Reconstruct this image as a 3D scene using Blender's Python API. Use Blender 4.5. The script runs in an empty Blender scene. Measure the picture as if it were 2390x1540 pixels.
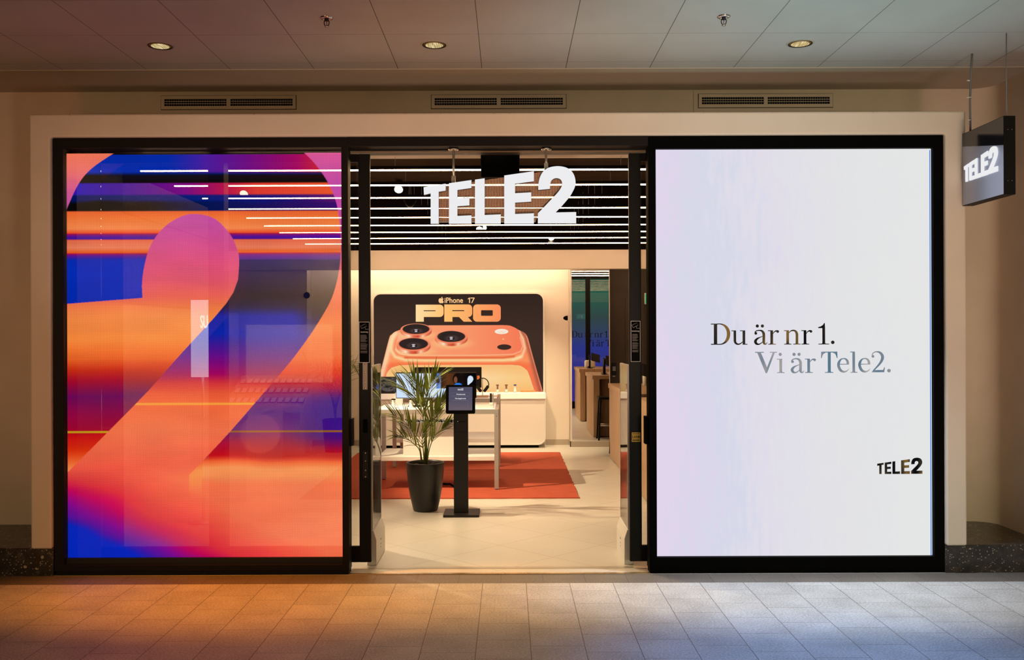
import bpy, bmesh, math, random
import numpy as np
from mathutils import Vector, Matrix
from mathutils.geometry import tessellate_polygon

SC = bpy.context.scene
COL = SC.collection
PI = math.pi
random.seed(7)

# ------------------------------------------------------------------ camera, world, lights, exposure
F, PX0, PY0, CAMY, CAMZ, ROLL = 2200.0, 1187.0, 780.0, -6.757, 1.72, 0.0035
cam_d = bpy.data.cameras.new('camera')
cam = bpy.data.objects.new('camera', cam_d); COL.objects.link(cam)
cam_d.sensor_width = 36.0
cam_d.lens = F / 2390 * 36.0
cam_d.shift_x = (1195 - PX0) / 2390
cam_d.shift_y = (PY0 - 770) / 2390
cam_d.clip_end = 60
cam.matrix_world = Matrix.Translation((0, CAMY, CAMZ)) @ Matrix.Rotation(PI / 2, 4, 'X') @ Matrix.Rotation(-ROLL, 4, 'Z')
SC.camera = cam
SC.view_settings.view_transform = 'Standard'
SC.view_settings.look = 'None'
SC.view_settings.gamma = 1.0
SC.view_settings.exposure = 0.0
SC.view_settings.use_curve_mapping = False
SC.cycles.max_bounces = 8
SC.cycles.transparent_max_bounces = 12
SC.cycles.sample_clamp_indirect = 4.0
SC.cycles.caustics_reflective = False
SC.cycles.caustics_refractive = False

world = bpy.data.worlds.new('world'); SC.world = world
world.use_nodes = True
world.node_tree.nodes['Background'].inputs[0].default_value = (0.9, 0.62, 0.40, 1)
world.node_tree.nodes['Background'].inputs[1].default_value = 0.004


def add_light(name, typ, loc, target, energy, color, size=1.0, size_y=None, spot=60, blend=0.6, spread=None, wide=1.0):
    d = bpy.data.lights.new(name, typ)
    d.energy = energy; d.color = color
    if typ == 'AREA':
        d.size = size
        if size_y: d.shape = 'RECTANGLE'; d.size_y = size_y
        if spread: d.spread = math.radians(spread)
    elif typ == 'SPOT':
        d.spot_size = math.radians(spot); d.spot_blend = blend; d.shadow_soft_size = size
    else:
        d.shadow_soft_size = size
    o = bpy.data.objects.new(name, d); COL.objects.link(o)
    o.location = loc
    z = (Vector(loc) - Vector(target)).normalized()
    x = (Vector((1, 0, 0)) - z * z.x).normalized(); y = z.cross(x)
    o.rotation_euler = Matrix((x, y, z)).transposed().to_euler()
    if typ == 'SPOT' and wide != 1.0: o.scale = (wide, 1, 1)      # an oval beam, wider across than deep
    return o


# unseen fill lights added to bring the hall's glow onto the shop front
add_light('glow_fill_left', 'SPOT', (-3.2, -5.0, 0.45), (-3.0, 0, 2.25), 75.0, (1.000, 0.220, 0.120), 0.25, spot=44, blend=.8, wide=1.5)
add_light('glow_fill_middle', 'SPOT', (0.0, -5.0, 0.45), (0, 0, 2.5), 520.0, (1.000, 0.685, 0.494), 0.25, spot=36, blend=.9, wide=2.4)
add_light('glow_fill_right', 'SPOT', (3.2, -5.0, 0.45), (3.0, 0, 2.25), 123.4, (1.000, 0.440, 0.519), 0.25, spot=44, blend=.8, wide=1.5)
add_light('front_fill_left', 'AREA', (-3.8, -9.2, 1.4), (-3.8, 0, 1.6), 15.7, (1.000, 0.668, 0.338), 1.5, 1.0, spread=60)  # frontal fill added behind the camera, no lamp known there
add_light('front_fill_middle', 'AREA', (0.0, -9.2, 1.4), (0, 0, 1.6), 0.5, (1.0, 0.7, 0.5), 1.5, 1.0, spread=60)
add_light('front_fill_right', 'AREA', (3.4, -9.2, 1.4), (3.8, 0, 1.6), 31.6, (1.000, 0.879, 0.551), 1.5, 1.0, spread=60)
add_light('ceiling_fill_right', 'SPOT', (1.9, -2.6, 0.5), (1.8, -.85, 3.68), 191.9, (0.564, 1.000, 0.980), 0.2, spot=44, blend=1.0, wide=1.6)  # fill added from below to tint the ceiling, no fitting there
add_light('ceiling_fill_middle', 'SPOT', (0.0, -3.0, 0.3), (0.1, -.7, 3.68), 88.6, (1.000, 0.312, 0.000), 0.2, spot=36, blend=1.0, wide=1.4)
# unseen spots added overhead to tint the near floor red and blue
add_light('walkway_fill_left', 'SPOT', (-1.9, -2.6, 3.6), (-1.7, -1.75, 0), 42.0, (1.000, 0.180, 0.100), 0.08, spot=30, blend=1.0, wide=1.8)
add_light('walkway_fill_middle', 'SPOT', (-0.1, -2.6, 3.6), (0.0, -1.75, 0), 0.5, (1.0, 0.7, 0.5), 0.08, spot=30, blend=1.0, wide=1.5)
add_light('walkway_fill_right', 'SPOT', (1.8, -2.6, 3.6), (1.8, -1.75, 0), 429.4, (0.066, 0.359, 1.000), 0.08, spot=30, blend=1.0, wide=1.8)
# the recessed ceiling lamps in front of the shop (fixtures are built further down); beam tints added for the displays' floor glow
DOWNLIGHTS = [(-2.35, -0.38, (1.0, 0.31, 0.01), 600), (-0.496, -0.38, (1.0, 0.54, 0.14), 215), (1.98, -0.38, (0.76, 0.86, 1.0), 700)]
# inside the shop
SHOP_SPOTS = [(-1.04, 2.2, 3.1), (-0.32, 5.5, 3.1), (-0.37, 5.35, 3.07), (0.62, 6.8, 3.1), (-2.58, 2.45, 3.1), (-2.68, 2.05, 3.12)]
SHOP_SPOT_TARGET = [(0.25, 1.0, 0), (-0.6, 7.5, 0.5), (-0.9, 4.2, 0.9), (0.25, 7.5, 0.3), (1.1, 4.2, 0), (-0.6, 1.3, 0)]


# ------------------------------------------------------------------ helpers
def lin(c):
    return tuple(((v / 255) / 12.92 if v / 255 <= 0.04045 else ((v / 255 + 0.055) / 1.055) ** 2.4) for v in c)


def lin_np(a):
    a = np.clip(a, 0, 255) / 255.0
    return np.where(a <= 0.04045, a / 12.92, ((a + 0.055) / 1.055) ** 2.4)


def S(Y):
    return F / (Y - CAMY)


def P(px, py, Y):
    u, w = px - PX0, PY0 - py
    u0 = u * math.cos(ROLL) + w * math.sin(ROLL); w0 = -u * math.sin(ROLL) + w * math.cos(ROLL)
    return (u0 / S(Y), CAMZ + w0 / S(Y))


ORIG = {}


class MB:
    def __init__(s): s.v = []; s.f = []; s.smooth = []

    def add(s, vs, fs, smooth=False):
        n = len(s.v); s.v += [tuple(v) for v in vs]
        s.f += [tuple(i + n for i in f) for f in fs]; s.smooth += [smooth] * len(fs)
        return s

    def box(s, x0, x1, y0, y1, z0, z1):
        vs = [(x, y, z) for x in (x0, x1) for y in (y0, y1) for z in (z0, z1)]
        return s.add(vs, [(0, 1, 3, 2), (4, 6, 7, 5), (0, 4, 5, 1), (2, 3, 7, 6), (0, 2, 6, 4), (1, 5, 7, 3)])

    def tube(s, pts, r, n=10, cap=True):
        pts = [Vector(p) for p in pts]
        rs = r if isinstance(r, (list, tuple)) else [r] * len(pts)
        vs = []; up = None
        for i, p in enumerate(pts):
            d = (pts[min(i + 1, len(pts) - 1)] - pts[max(i - 1, 0)]).normalized()
            if up is None:
                up = Vector((0, 0, 1)) if abs(d.z) < .9 else Vector((1, 0, 0))
            a = d.cross(up).normalized(); b = a.cross(d).normalized(); up = b
            for k in range(n):
                t = 2 * PI * k / n
                vs.append(p + (a * math.cos(t) + b * math.sin(t)) * rs[i])
        fs = [(i * n + k, i * n + (k + 1) % n, (i + 1) * n + (k + 1) % n, (i + 1) * n + k) for i in range(len(pts) - 1) for k in range(n)]
        s.add(vs, fs, True)
        if cap:
            m = len(s.v) - len(vs)
            s.f.append(tuple(m + k for k in reversed(range(n)))); s.smooth.append(False)
            s.f.append(tuple(m + (len(pts) - 1) * n + k for k in range(n))); s.smooth.append(False)
        return s

    def lathe(s, prof, c=(0, 0, 0), n=32, axis='z', arc=None):
        vs = []
        for (r, h) in prof:
            for k in range(n):
                t = 2 * PI * k / n
                if axis == 'z': vs.append((c[0] + r * math.cos(t), c[1] + r * math.sin(t), c[2] + h))
                elif axis == 'y': vs.append((c[0] + r * math.cos(t), c[1] + h, c[2] + r * math.sin(t)))
                else: vs.append((c[0] + h, c[1] + r * math.cos(t), c[2] + r * math.sin(t)))
        fs = [(i * n + k, i * n + (k + 1) % n, (i + 1) * n + (k + 1) % n, (i + 1) * n + k) for i in range(len(prof) - 1) for k in range(n)]
        return s.add(vs, fs, True)

    def prism(s, loops, y0, y1, plane='xz', fixed=None):
        """extrude outline(s) given as [(a,b)...]; first loop outer, others holes"""
        if isinstance(loops[0][0], (int, float)): loops = [loops]
        def pt(a, b, h):
            if plane == 'xz': return (a, h, b)
            if plane == 'xy': return (a, b, h)
            return (h, a, b)
        flat = [p for l in loops for p in l]
        tris = tessellate_polygon([[Vector((p[0], p[1], 0)) for p in l] for l in loops])
        n = len(flat)
        vs = [pt(a, b, y0) for a, b in flat]
        fs = [tuple(t) for t in tris]
        if abs(y1 - y0) > 1e-9:
            vs += [pt(a, b, y1) for a, b in flat]
            fs += [tuple(i + n for i in reversed(t)) for t in tris]
            o = 0
            for l in loops:
                m = len(l)
                fs += [(o + i, o + (i + 1) % m, o + (i + 1) % m + n, o + i + n) for i in range(m)]
                o += m
        return s.add(vs, fs)

    def build(s, name, mat, parent=None, bevel=0, seg=2, **props):
        me = bpy.data.meshes.new(name)
        if parent is not None:
            off = ORIG[parent.name]
        else:
            a = np.array(s.v); off = ((a[:, 0].min() + a[:, 0].max()) / 2, (a[:, 1].min() + a[:, 1].max()) / 2, a[:, 2].min())
        me.from_pydata([(v[0] - off[0], v[1] - off[1], v[2] - off[2]) for v in s.v], [], s.f)
        me.polygons.foreach_set('use_smooth', s.smooth)
        bm = bmesh.new(); bm.from_mesh(me); bmesh.ops.recalc_face_normals(bm, faces=bm.faces); bm.to_mesh(me); bm.free()
        me.materials.append(mat)
        o = bpy.data.objects.new(name, me); COL.objects.link(o)
        if parent is not None: o.parent = parent
        else: o.location = off
        ORIG[o.name] = off
        if bevel:
            b = o.modifiers.new('bevel', 'BEVEL'); b.width = bevel; b.segments = seg; b.limit_method = 'ANGLE'; b.angle_limit = math.radians(50)
        for k, v in props.items():
            if v is not None: o[k] = v
        return o


def thing(name, loc, label, category, group=None):
    o = bpy.data.objects.new(name, None); COL.objects.link(o); o.location = loc
    o.empty_display_size = .05
    o['label'] = label; o['category'] = category
    if group: o['group'] = group
    ORIG[o.name] = tuple(loc)
    return o


def sthing(name, loc):
    o = bpy.data.objects.new(name, None); COL.objects.link(o); o.location = loc
    o['kind'] = 'structure'; ORIG[o.name] = tuple(loc); return o


def copy_tree(o, loc=None, parent=None, **props):
    c = o.copy(); COL.objects.link(c)
    if parent is not None: c.parent = parent
    if loc is not None: c.location = loc
    for k, v in props.items(): c[k] = v
    for ch in list(o.children): copy_tree(ch, None, c)
    return c


def rrect(x0, x1, z0, z1, r, n=8, corners=(1, 1, 1, 1)):
    """rounded rectangle outline; corners = bl, br, tr, tl"""
    pts = []
    for (cx, cz, a0, on, kx, kz) in ((x0 + r, z0 + r, PI, corners[0], x0, z0), (x1 - r, z0 + r, 1.5 * PI, corners[1], x1, z0),
                                     (x1 - r, z1 - r, 0, corners[2], x1, z1), (x0 + r, z1 - r, .5 * PI, corners[3], x0, z1)):
        if on and r > 0:
            for k in range(n + 1):
                a = a0 + k / n * PI / 2; pts.append((cx + r * math.cos(a), cz + r * math.sin(a)))
        else: pts.append((kx, kz))
    return pts


def circ(cx, cz, rx, rz=None, n=28):
    rz = rz or rx
    return [(cx + rx * math.cos(2 * PI * k / n), cz + rz * math.sin(2 * PI * k / n)) for k in range(n)]


def catmull(pts, m=6):
    out = []
    n = len(pts)
    for i in range(n - 1):
        p0, p1, p2, p3 = pts[max(i - 1, 0)], pts[i], pts[i + 1], pts[min(i + 2, n - 1)]
        for k in range(m):
            t = k / m
            out.append(tuple(.5 * ((2 * b) + (-a + c) * t + (2 * a - 5 * b + 4 * c - d) * t * t + (-a + 3 * b - 3 * c + d) * t ** 3) for a, b, c, d in zip(p0, p1, p2, p3)))
    out.append(tuple(pts[-1]))
    return out


def stroke(pts, m=6):
    """variable width stroke (x, y, w) -> outline"""
    c = catmull(pts, m); L = []; R = []
    for i, (x, y, w) in enumerate(c):
        a, b = c[max(i - 1, 0)], c[min(i + 1, len(c) - 1)]
        dx, dy = b[0] - a[0], b[1] - a[1]; l = math.hypot(dx, dy) or 1
        nx, ny = -dy / l * w / 2, dx / l * w / 2
        L.append((x + nx, y + ny)); R.append((x - nx, y - ny))
    return L + R[::-1]


def strip_faces(mb, outline, conv):
    """outline from stroke(): build as quads so it can bend freely"""
    n = len(outline) // 2
    vs = [conv(*p) for p in outline]
    mb.add(vs, [(i, i + 1, 2 * n - 2 - i, 2 * n - 1 - i) for i in range(n - 1)])


def flat_text(txt, size, conv, name, mat, parent, depth=0.0008, align='CENTER', bold=0.0, spacing=1.0, sx=1.0, fit=None):
    cu = bpy.data.curves.new(name, 'FONT'); cu.body = txt; cu.size = size; cu.align_x = align; cu.resolution_u = 4
    cu.offset = bold; cu.space_character = spacing
    tmp = bpy.data.objects.new('tmp', cu); COL.objects.link(tmp)
    bpy.context.view_layer.update()
    me = bpy.data.meshes.new_from_object(tmp)
    if fit:
        w_ = max(v.co.x for v in me.vertices) - min(v.co.x for v in me.vertices); sx = fit / w_
    vs = [conv(v.co.x * sx, v.co.y) for v in me.vertices]; fs = [tuple(p.vertices) for p in me.polygons]
    bpy.data.objects.remove(tmp)
    m = MB(); m.add(vs, fs)
    return m.build(name, mat, parent)


# ------------------------------------------------------------------ materials
def mat(name, color, rough=.5, metal=0.0, emis=None, strength=0.0, spec=None, alpha=None, trans=0.0, ior=1.45):
    m = bpy.data.materials.new(name); m.use_nodes = True
    b = m.node_tree.nodes['Principled BSDF']
    b.inputs['Base Color'].default_value = (*color, 1)
    b.inputs['Roughness'].default_value = rough
    b.inputs['Metallic'].default_value = metal
    if spec is not None: b.inputs['Specular IOR Level'].default_value = spec
    if emis: b.inputs['Emission Color'].default_value = (*emis, 1); b.inputs['Emission Strength'].default_value = strength
    if trans: b.inputs['Transmission Weight'].default_value = trans; b.inputs['IOR'].default_value = ior
    return m


class NT:
    def __init__(s, m): s.t = m.node_tree; s.n = s.t.nodes; s.l = s.t.links
    def new(s, typ, **kw):
        n = s.n.new(typ)
        for k, v in kw.items(): setattr(n, k, v)
        return n
    def link(s, a, b): s.l.new(a, b)
    def math(s, op, a, b=None, c=None):
        n = s.n.new('ShaderNodeMath'); n.operation = op
        for i, x in enumerate((a, b, c)):
            if x is None: continue
            if isinstance(x, (int, float)): n.inputs[i].default_value = x
            else: s.l.new(x, n.inputs[i])
        return n.outputs[0]
    def mixc(s, fac, a, b):
        n = s.n.new('ShaderNodeMix'); n.data_type = 'RGBA'
        for i, x in ((0, fac), (6, a), (7, b)):
            if isinstance(x, (int, float)): n.inputs[i].default_value = x
            elif isinstance(x, tuple): n.inputs[i].default_value = (*x, 1)
            else: s.l.new(x, n.inputs[i])
        return n.outputs[2]
    def ramp(s, fac, stops):
        n = s.n.new('ShaderNodeValToRGB'); e = n.color_ramp.elements
        while len(e) < len(stops): e.new(.5)
        for i, (p, c) in enumerate(stops): e[i].position = p; e[i].color = (*c, 1) if len(c) == 3 else c
        s.l.new(fac, n.inputs[0]); return n.outputs[0]


def coords(nt, scale=(1, 1, 1), kind='pos'):
    if kind == 'pos': src = nt.new('ShaderNodeNewGeometry').outputs['Position']
    else: src = nt.new('ShaderNodeTexCoord').outputs['Object']
    mp = nt.new('ShaderNodeMapping'); mp.inputs['Scale'].default_value = scale
    nt.link(src, mp.inputs[0]); return src, mp.outputs[0]


def noise(nt, vec, scale, detail=4, rough=.5):
    n = nt.new('ShaderNodeTexNoise'); n.inputs['Scale'].default_value = scale; n.inputs['Detail'].default_value = detail
    n.inputs['Roughness'].default_value = rough; nt.link(vec, n.inputs['Vector']); return n.outputs['Fac']


def bump(nt, h, strength, dist=.01):
    b = nt.new('ShaderNodeBump'); b.inputs['Strength'].default_value = strength; b.inputs['Distance'].default_value = dist
    nt.link(h, b.inputs['Height']); nt.link(b.outputs[0], nt.n['Principled BSDF'].inputs['Normal'])


def plaster(name, c, amt=.06, rough=.75, scale=3):
    m = mat(name, c, rough); nt = NT(m); _, v = coords(nt)
    f = noise(nt, v, scale, 5)
    a = tuple(x * (1 - amt) for x in c); b = tuple(min(1, x * (1 + amt)) for x in c)
    nt.link(nt.ramp(f, [(.3, a), (.7, b)]), nt.n['Principled BSDF'].inputs['Base Color'])
    bump(nt, noise(nt, v, 60, 3), .08, .002)
    return m


def joint(nt, val, period, off, w):
    """1 in the tile, 0 in the joint"""
    f = nt.math('FRACT', nt.math('DIVIDE', nt.math('SUBTRACT', val, off), period))
    d = nt.math('MINIMUM', f, nt.math('SUBTRACT', 1.0, f))
    return nt.math('GREATER_THAN', d, w / period / 2)


def mall_floor_mat(name, W, L, x0, y0, step, cA, cB, cj, jw=.004):
    m = mat(name, cA, .55); nt = NT(m); src, v = coords(nt)
    sep = nt.new('ShaderNodeSeparateXYZ'); nt.link(src, sep.inputs[0])
    X, Y = sep.outputs[0], sep.outputs[1]
    col = nt.math('FLOOR', nt.math('DIVIDE', nt.math('SUBTRACT', X, x0), W))
    jx = joint(nt, X, W, x0, jw)
    yy = nt.math('ADD', Y, nt.math('MULTIPLY', col, step))
    jy = joint(nt, yy, L, y0, jw * .8)
    row = nt.math('FLOOR', nt.math('DIVIDE', nt.math('SUBTRACT', yy, y0), L))
    comb = nt.new('ShaderNodeCombineXYZ'); nt.link(col, comb.inputs[0]); nt.link(row, comb.inputs[1])
    wn = nt.new('ShaderNodeTexWhiteNoise'); nt.link(comb.outputs[0], wn.inputs['Vector'])
    mp = nt.new('ShaderNodeMapping'); mp.inputs['Scale'].default_value = (26, 32, 1); nt.link(src, mp.inputs[0])
    g1 = noise(nt, mp.outputs[0], 3.0, 6, .75)
    g2 = noise(nt, v, 4, 3)
    f = nt.math('ADD', nt.math('MULTIPLY', g1, .75), nt.math('ADD', nt.math('MULTIPLY', wn.outputs[0], .035), nt.math('MULTIPLY', g2, .16)))
    c = nt.ramp(f, [(.40, cA), (.57, cB)])
    c = nt.mixc(nt.math('MULTIPLY', jx, jy), cj, c)
    nt.link(c, nt.n['Principled BSDF'].inputs['Base Color'])
    bump(nt, nt.math('ADD', nt.math('MULTIPLY', g1, .3), nt.math('MULTIPLY', jx, jy)), .25, .002)
    return m


def shop_floor_mat():
    m = mat('shop_floor_tile', (.7, .66, .6), .34); nt = NT(m); src, v = coords(nt)
    sep = nt.new('ShaderNodeSeparateXYZ'); nt.link(src, sep.inputs[0])
    r2 = .70711
    p = nt.math('MULTIPLY', nt.math('ADD', sep.outputs[0], sep.outputs[1]), r2)
    q = nt.math('MULTIPLY', nt.math('SUBTRACT', sep.outputs[0], sep.outputs[1]), r2)
    p0 = (-.0793 + .931) * r2; q0 = (-.0793 - .931) * r2
    j = nt.math('MULTIPLY', joint(nt, p, .585, p0, .0045), joint(nt, q, .585, q0, .0045))
    g = noise(nt, v, 90, 5, .7); g2 = noise(nt, v, 1.2, 2)
    c = nt.ramp(nt.math('ADD', nt.math('MULTIPLY', g, .6), nt.math('MULTIPLY', g2, .4)), [(.35, (.60, .56, .50)), (.65, (.74, .71, .66))])
    c = nt.mixc(j, (.42, .36, .29), c)
    nt.link(c, nt.n['Principled BSDF'].inputs['Base Color'])
    bump(nt, nt.math('ADD', nt.math('MULTIPLY', g, .15), j), .12, .002)
    return m


def ceiling_mat():
    m = mat('ceiling_panel', (.75, .74, .71), .6); nt = NT(m); src, v = coords(nt)
    sep = nt.new('ShaderNodeSeparateXYZ'); nt.link(src, sep.inputs[0])
    j = nt.math('MULTIPLY', joint(nt, sep.outputs[0], .618, -.19, .0042), joint(nt, sep.outputs[1], .64, .035, .003))
    g = noise(nt, v, 2, 3)
    c = nt.mixc(j, (.05, .04, .03), nt.ramp(g, [(.3, (.46, .45, .43)), (.7, (.51, .50, .48))]))
    nt.link(c, nt.n['Principled BSDF'].inputs['Base Color'])
    return m


def granite_mat():
    m = mat('dark_conglomerate_stone', (.03, .027, .024), .28); nt = NT(m); src, v = coords(nt)
    vo = nt.new('ShaderNodeTexVoronoi'); vo.inputs['Scale'].default_value = 26; nt.link(v, vo.inputs['Vector'])
    no = nt.new('ShaderNodeTexNoise'); no.inputs['Scale'].default_value = 8; no.inputs['Detail'].default_value = 4; nt.link(v, no.inputs['Vector'])
    big = noise(nt, v, 9, 8, .75)
    dst = nt.math('ADD', vo.outputs['Distance'], nt.math('MULTIPLY', noise(nt, v, 60, 3), .5))
    wn = nt.new('ShaderNodeSeparateColor'); nt.link(vo.outputs['Color'], wn.inputs[0])
    thr = nt.math('MULTIPLY', nt.math('GREATER_THAN', wn.outputs[0], .78), .52)
    chip = nt.math('LESS_THAN', dst, nt.math('MULTIPLY', thr, nt.math('ADD', .75, nt.math('MULTIPLY', wn.outputs[1], .3))))
    vo2 = nt.new('ShaderNodeTexVoronoi'); vo2.inputs['Scale'].default_value = 75; nt.link(v, vo2.inputs['Vector'])
    w2 = nt.new('ShaderNodeSeparateColor'); nt.link(vo2.outputs['Color'], w2.inputs[0])
    chip2 = nt.math('LESS_THAN', nt.math('ADD', vo2.outputs['Distance'], nt.math('MULTIPLY', noise(nt, v, 130, 3), .5)), nt.math('MULTIPLY', nt.math('GREATER_THAN', w2.outputs[0], .72), .58))
    chip = nt.math('MAXIMUM', chip, nt.math('MULTIPLY', chip2, .75))
    base = nt.ramp(big, [(.35, (.012, .010, .009)), (.55, (.04, .033, .027)), (.70, (.16, .13, .10))])
    c = nt.mixc(nt.math('MULTIPLY', chip, .9), base, (.50, .42, .33))
    nt.link(c, nt.n['Principled BSDF'].inputs['Base Color'])
    return m


def wood_mat(name, a, b, scale=(14, 14, 1.2)):
    m = mat(name, a, .45); nt = NT(m); src, v = coords(nt, scale)
    g = noise(nt, v, 2.2, 8, .65)
    _, v2 = coords(nt, (60, 60, 2))
    g2 = noise(nt, v2, 2.5, 4)
    f = nt.math('ADD', nt.math('MULTIPLY', g, .7), nt.math('MULTIPLY', g2, .3))
    nt.link(nt.ramp(f, [(.35, a), (.62, b)]), nt.n['Principled BSDF'].inputs['Base Color'])
    return m


def rug_mat():
    m = mat('rust_red_rug', (.30, .045, .022), .95); nt = NT(m); src, v = coords(nt, (1.6, 14, 1))
    g = noise(nt, v, 3, 6, .65)
    nt.link(nt.ramp(g, [(.32, (.38, .060, .028)), (.68, (.58, .105, .048))]), nt.n['Principled BSDF'].inputs['Base Color'])
    _, v2 = coords(nt); bump(nt, noise(nt, v2, 260, 2), .5, .004)
    return m


def leaf_mat():
    m = mat('palm_leaf', (.05, .09, .015), .42); nt = NT(m); src, v = coords(nt)
    g = noise(nt, v, 7, 3)
    nt.link(nt.ramp(g, [(.3, (.07, .12, .016)), (.7, (.30, .36, .055))]), nt.n['Principled BSDF'].inputs['Base Color'])
    return m


def emission_mat(name, c, s, sampling=None):
    m = bpy.data.materials.new(name); m.use_nodes = True; nt = NT(m); nt.n.clear()
    e = nt.new('ShaderNodeEmission'); e.inputs[0].default_value = (*c, 1); e.inputs[1].default_value = s
    o = nt.new('ShaderNodeOutputMaterial'); nt.link(e.outputs[0], o.inputs[0])
    if sampling: m.cycles.emission_sampling = sampling
    return m


def screen_mat(name, attr='Col', strength=1.0, see=0.0, grid=None, sampling='NONE'):
    """emitting picture read from the screen's own colour attribute, optionally see-through"""
    m = bpy.data.materials.new(name); m.use_nodes = True; nt = NT(m); nt.n.clear()
    a = nt.new('ShaderNodeAttribute'); a.attribute_name = attr
    colr = a.outputs['Color']
    if grid:
        src, v = coords(nt, kind='obj'); sep = nt.new('ShaderNodeSeparateXYZ'); nt.link(src, sep.inputs[0])
        g = None
        for ax in (0, 2):
            w = nt.math('SINE', nt.math('MULTIPLY', sep.outputs[ax], 2 * PI / grid))
            w = nt.math('ADD', .93, nt.math('MULTIPLY', w, .14))
            g = w if g is None else nt.math('MULTIPLY', g, w)
        vm = nt.new('ShaderNodeVectorMath'); vm.operation = 'SCALE'; nt.link(colr, vm.inputs[0]); nt.link(g, vm.inputs['Scale'])
        colr = vm.outputs[0]
    e = nt.new('ShaderNodeEmission'); e.inputs[1].default_value = strength; nt.link(colr, e.inputs[0])
    o = nt.new('ShaderNodeOutputMaterial')
    if see:
        t = nt.new('ShaderNodeBsdfTransparent'); t.inputs[0].default_value = (see, see, see, 1)
        ad = nt.new('ShaderNodeAddShader'); nt.link(e.outputs[0], ad.inputs[0]); nt.link(t.outputs[0], ad.inputs[1]); nt.link(ad.outputs[0], o.inputs[0])
    else: nt.link(e.outputs[0], o.inputs[0])
    m.cycles.emission_sampling = sampling
    return m


def clear_mat(name, tint=(1, 1, 1), gloss=.08, rough=.02):
    """thin clear pane: see-through plus a mirror-like share that grows at grazing angles"""
    m = bpy.data.materials.new(name); m.use_nodes = True; nt = NT(m); nt.n.clear()
    t = nt.new('ShaderNodeBsdfTransparent'); t.inputs[0].default_value = (*tint, 1)
    g = nt.new('ShaderNodeBsdfGlossy'); g.inputs['Roughness'].default_value = rough
    fr = nt.new('ShaderNodeFresnel'); fr.inputs[0].default_value = 1.45
    k = nt.math('ADD', nt.math('MULTIPLY', fr.outputs[0], .8), gloss)
    mx = nt.new('ShaderNodeMixShader'); nt.link(k, mx.inputs[0]); nt.link(t.outputs[0], mx.inputs[1]); nt.link(g.outputs[0], mx.inputs[2])
    o = nt.new('ShaderNodeOutputMaterial'); nt.link(mx.outputs[0], o.inputs[0])
    return m


M_WALL = plaster('cream_plaster', (.68, .56, .44), .05)
M_SURR = plaster('pale_plaster', (.74, .64, .53), .03)
_nt = NT(M_SURR); _src, _v = coords(_nt); _s = _nt.new('ShaderNodeSeparateXYZ'); _nt.link(_src, _s.inputs[0])
_b = _nt.n['Principled BSDF'].inputs['Base Color']; _old = _b.links[0].from_socket
_thr = _nt.math('ADD', .80, _nt.math('MULTIPLY', _nt.math('MULTIPLY', _nt.math('SUBTRACT', 3.297, _s.outputs[2]), 1.0), 1.6))
_k = _nt.math('GREATER_THAN', noise(_nt, _v, 26, 6, .8), _nt.math('MINIMUM', _thr, .795))
_k2 = _nt.math('GREATER_THAN', noise(_nt, _v, 34, 5, .75), _nt.math('ADD', .60, _nt.math('MULTIPLY', _nt.math('SUBTRACT', 3.299, _s.outputs[2]), 5.0)))
_nt.link(_nt.mixc(_nt.math('MULTIPLY', _nt.math('MAXIMUM', _k, _k2), .55), _old, (.10, .07, .05)), _b)
M_CEIL = ceiling_mat()
M_SOFFIT = plaster('ceiling_soffit', (.46, .40, .32), .03)
M_GRAN = granite_mat()
M_FLOOR = mall_floor_mat('walkway_tile', .2995, .306, -.184, -.537, .102, (.30, .285, .265), (.58, .56, .53), (.10, .085, .07))
M_STRIP = mall_floor_mat('dark_border_tile', .2955, .1225, -.06, -.2445, 0.0, (.10, .082, .066), (.175, .148, .12), (.05, .04, .03), .003)
M_SHOPFLOOR = shop_floor_mat()
M_BLACK = mat('matt_black_metal', (.005, .0045, .0045), .5, spec=.15)
M_BROWNBLACK = mat('brown_black_metal', (.009, .0065, .006), .5, spec=.15)
M_TRUEBLACK = mat('deep_black_bezel', (.0012, .0012, .0012), .6, spec=.04)
M_CHAR = mat('charcoal_plastic', (.014, .013, .014), .45, spec=.25)
M_WHITE = mat('white_plastic', (.80, .78, .74), .4)
M_WHITEWALL = plaster('shop_white_wall', (.80, .73, .65), .015)
M_WHITELAC = mat('white_lacquer', (.80, .77, .73), .35)
M_DARKWALL = plaster('dark_brown_wall', (.055, .042, .035), .06)
M_SHOPCEIL = plaster('brown_ceiling', (.050, .034, .024), .05)
M_OPENCEIL = mat('black_void_ceiling', (.008, .0062, .005), .9, spec=0)
M_SHOPCEIL.node_tree.nodes['Principled BSDF'].inputs['Specular IOR Level'].default_value = 0
M_ALU = mat('brushed_aluminium', (.60, .56, .50), .32, .85)
M_CHROME = mat('chrome', (.75, .72, .68), .15, 1.0)
M_STEEL = mat('table_grey_metal', (.42, .39, .36), .4, .3)
M_WOOD = wood_mat('oak_laminate', (.34, .20, .115), (.50, .33, .20))
M_WOODD = wood_mat('walnut_laminate', (.16, .085, .045), (.28, .165, .095))
M_RUG = rug_mat()
M_LEAF = leaf_mat()
M_STEM = mat('palm_stem', (.09, .13, .03), .5)
M_SOIL = mat('bark_soil', (.06, .035, .02), .95)
M_POT = mat('matt_black_pot', (.012, .011, .011), .38)
M_BLUEPOT = mat('dark_blue_pot', (.02, .025, .09), .4)
M_GLASS = clear_mat('door_glass', (.96, .97, .95), .03)
M_ACRYL = clear_mat('clear_acrylic', (.90, .90, .88), .10)
M_MIRROR = mat('mirror_glass', (.86, .86, .84), .01, 1.0)
M_STRIPLIGHT = emission_mat('warm_light_strip', (1.000, 0.598, 0.314), 35.9)
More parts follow.
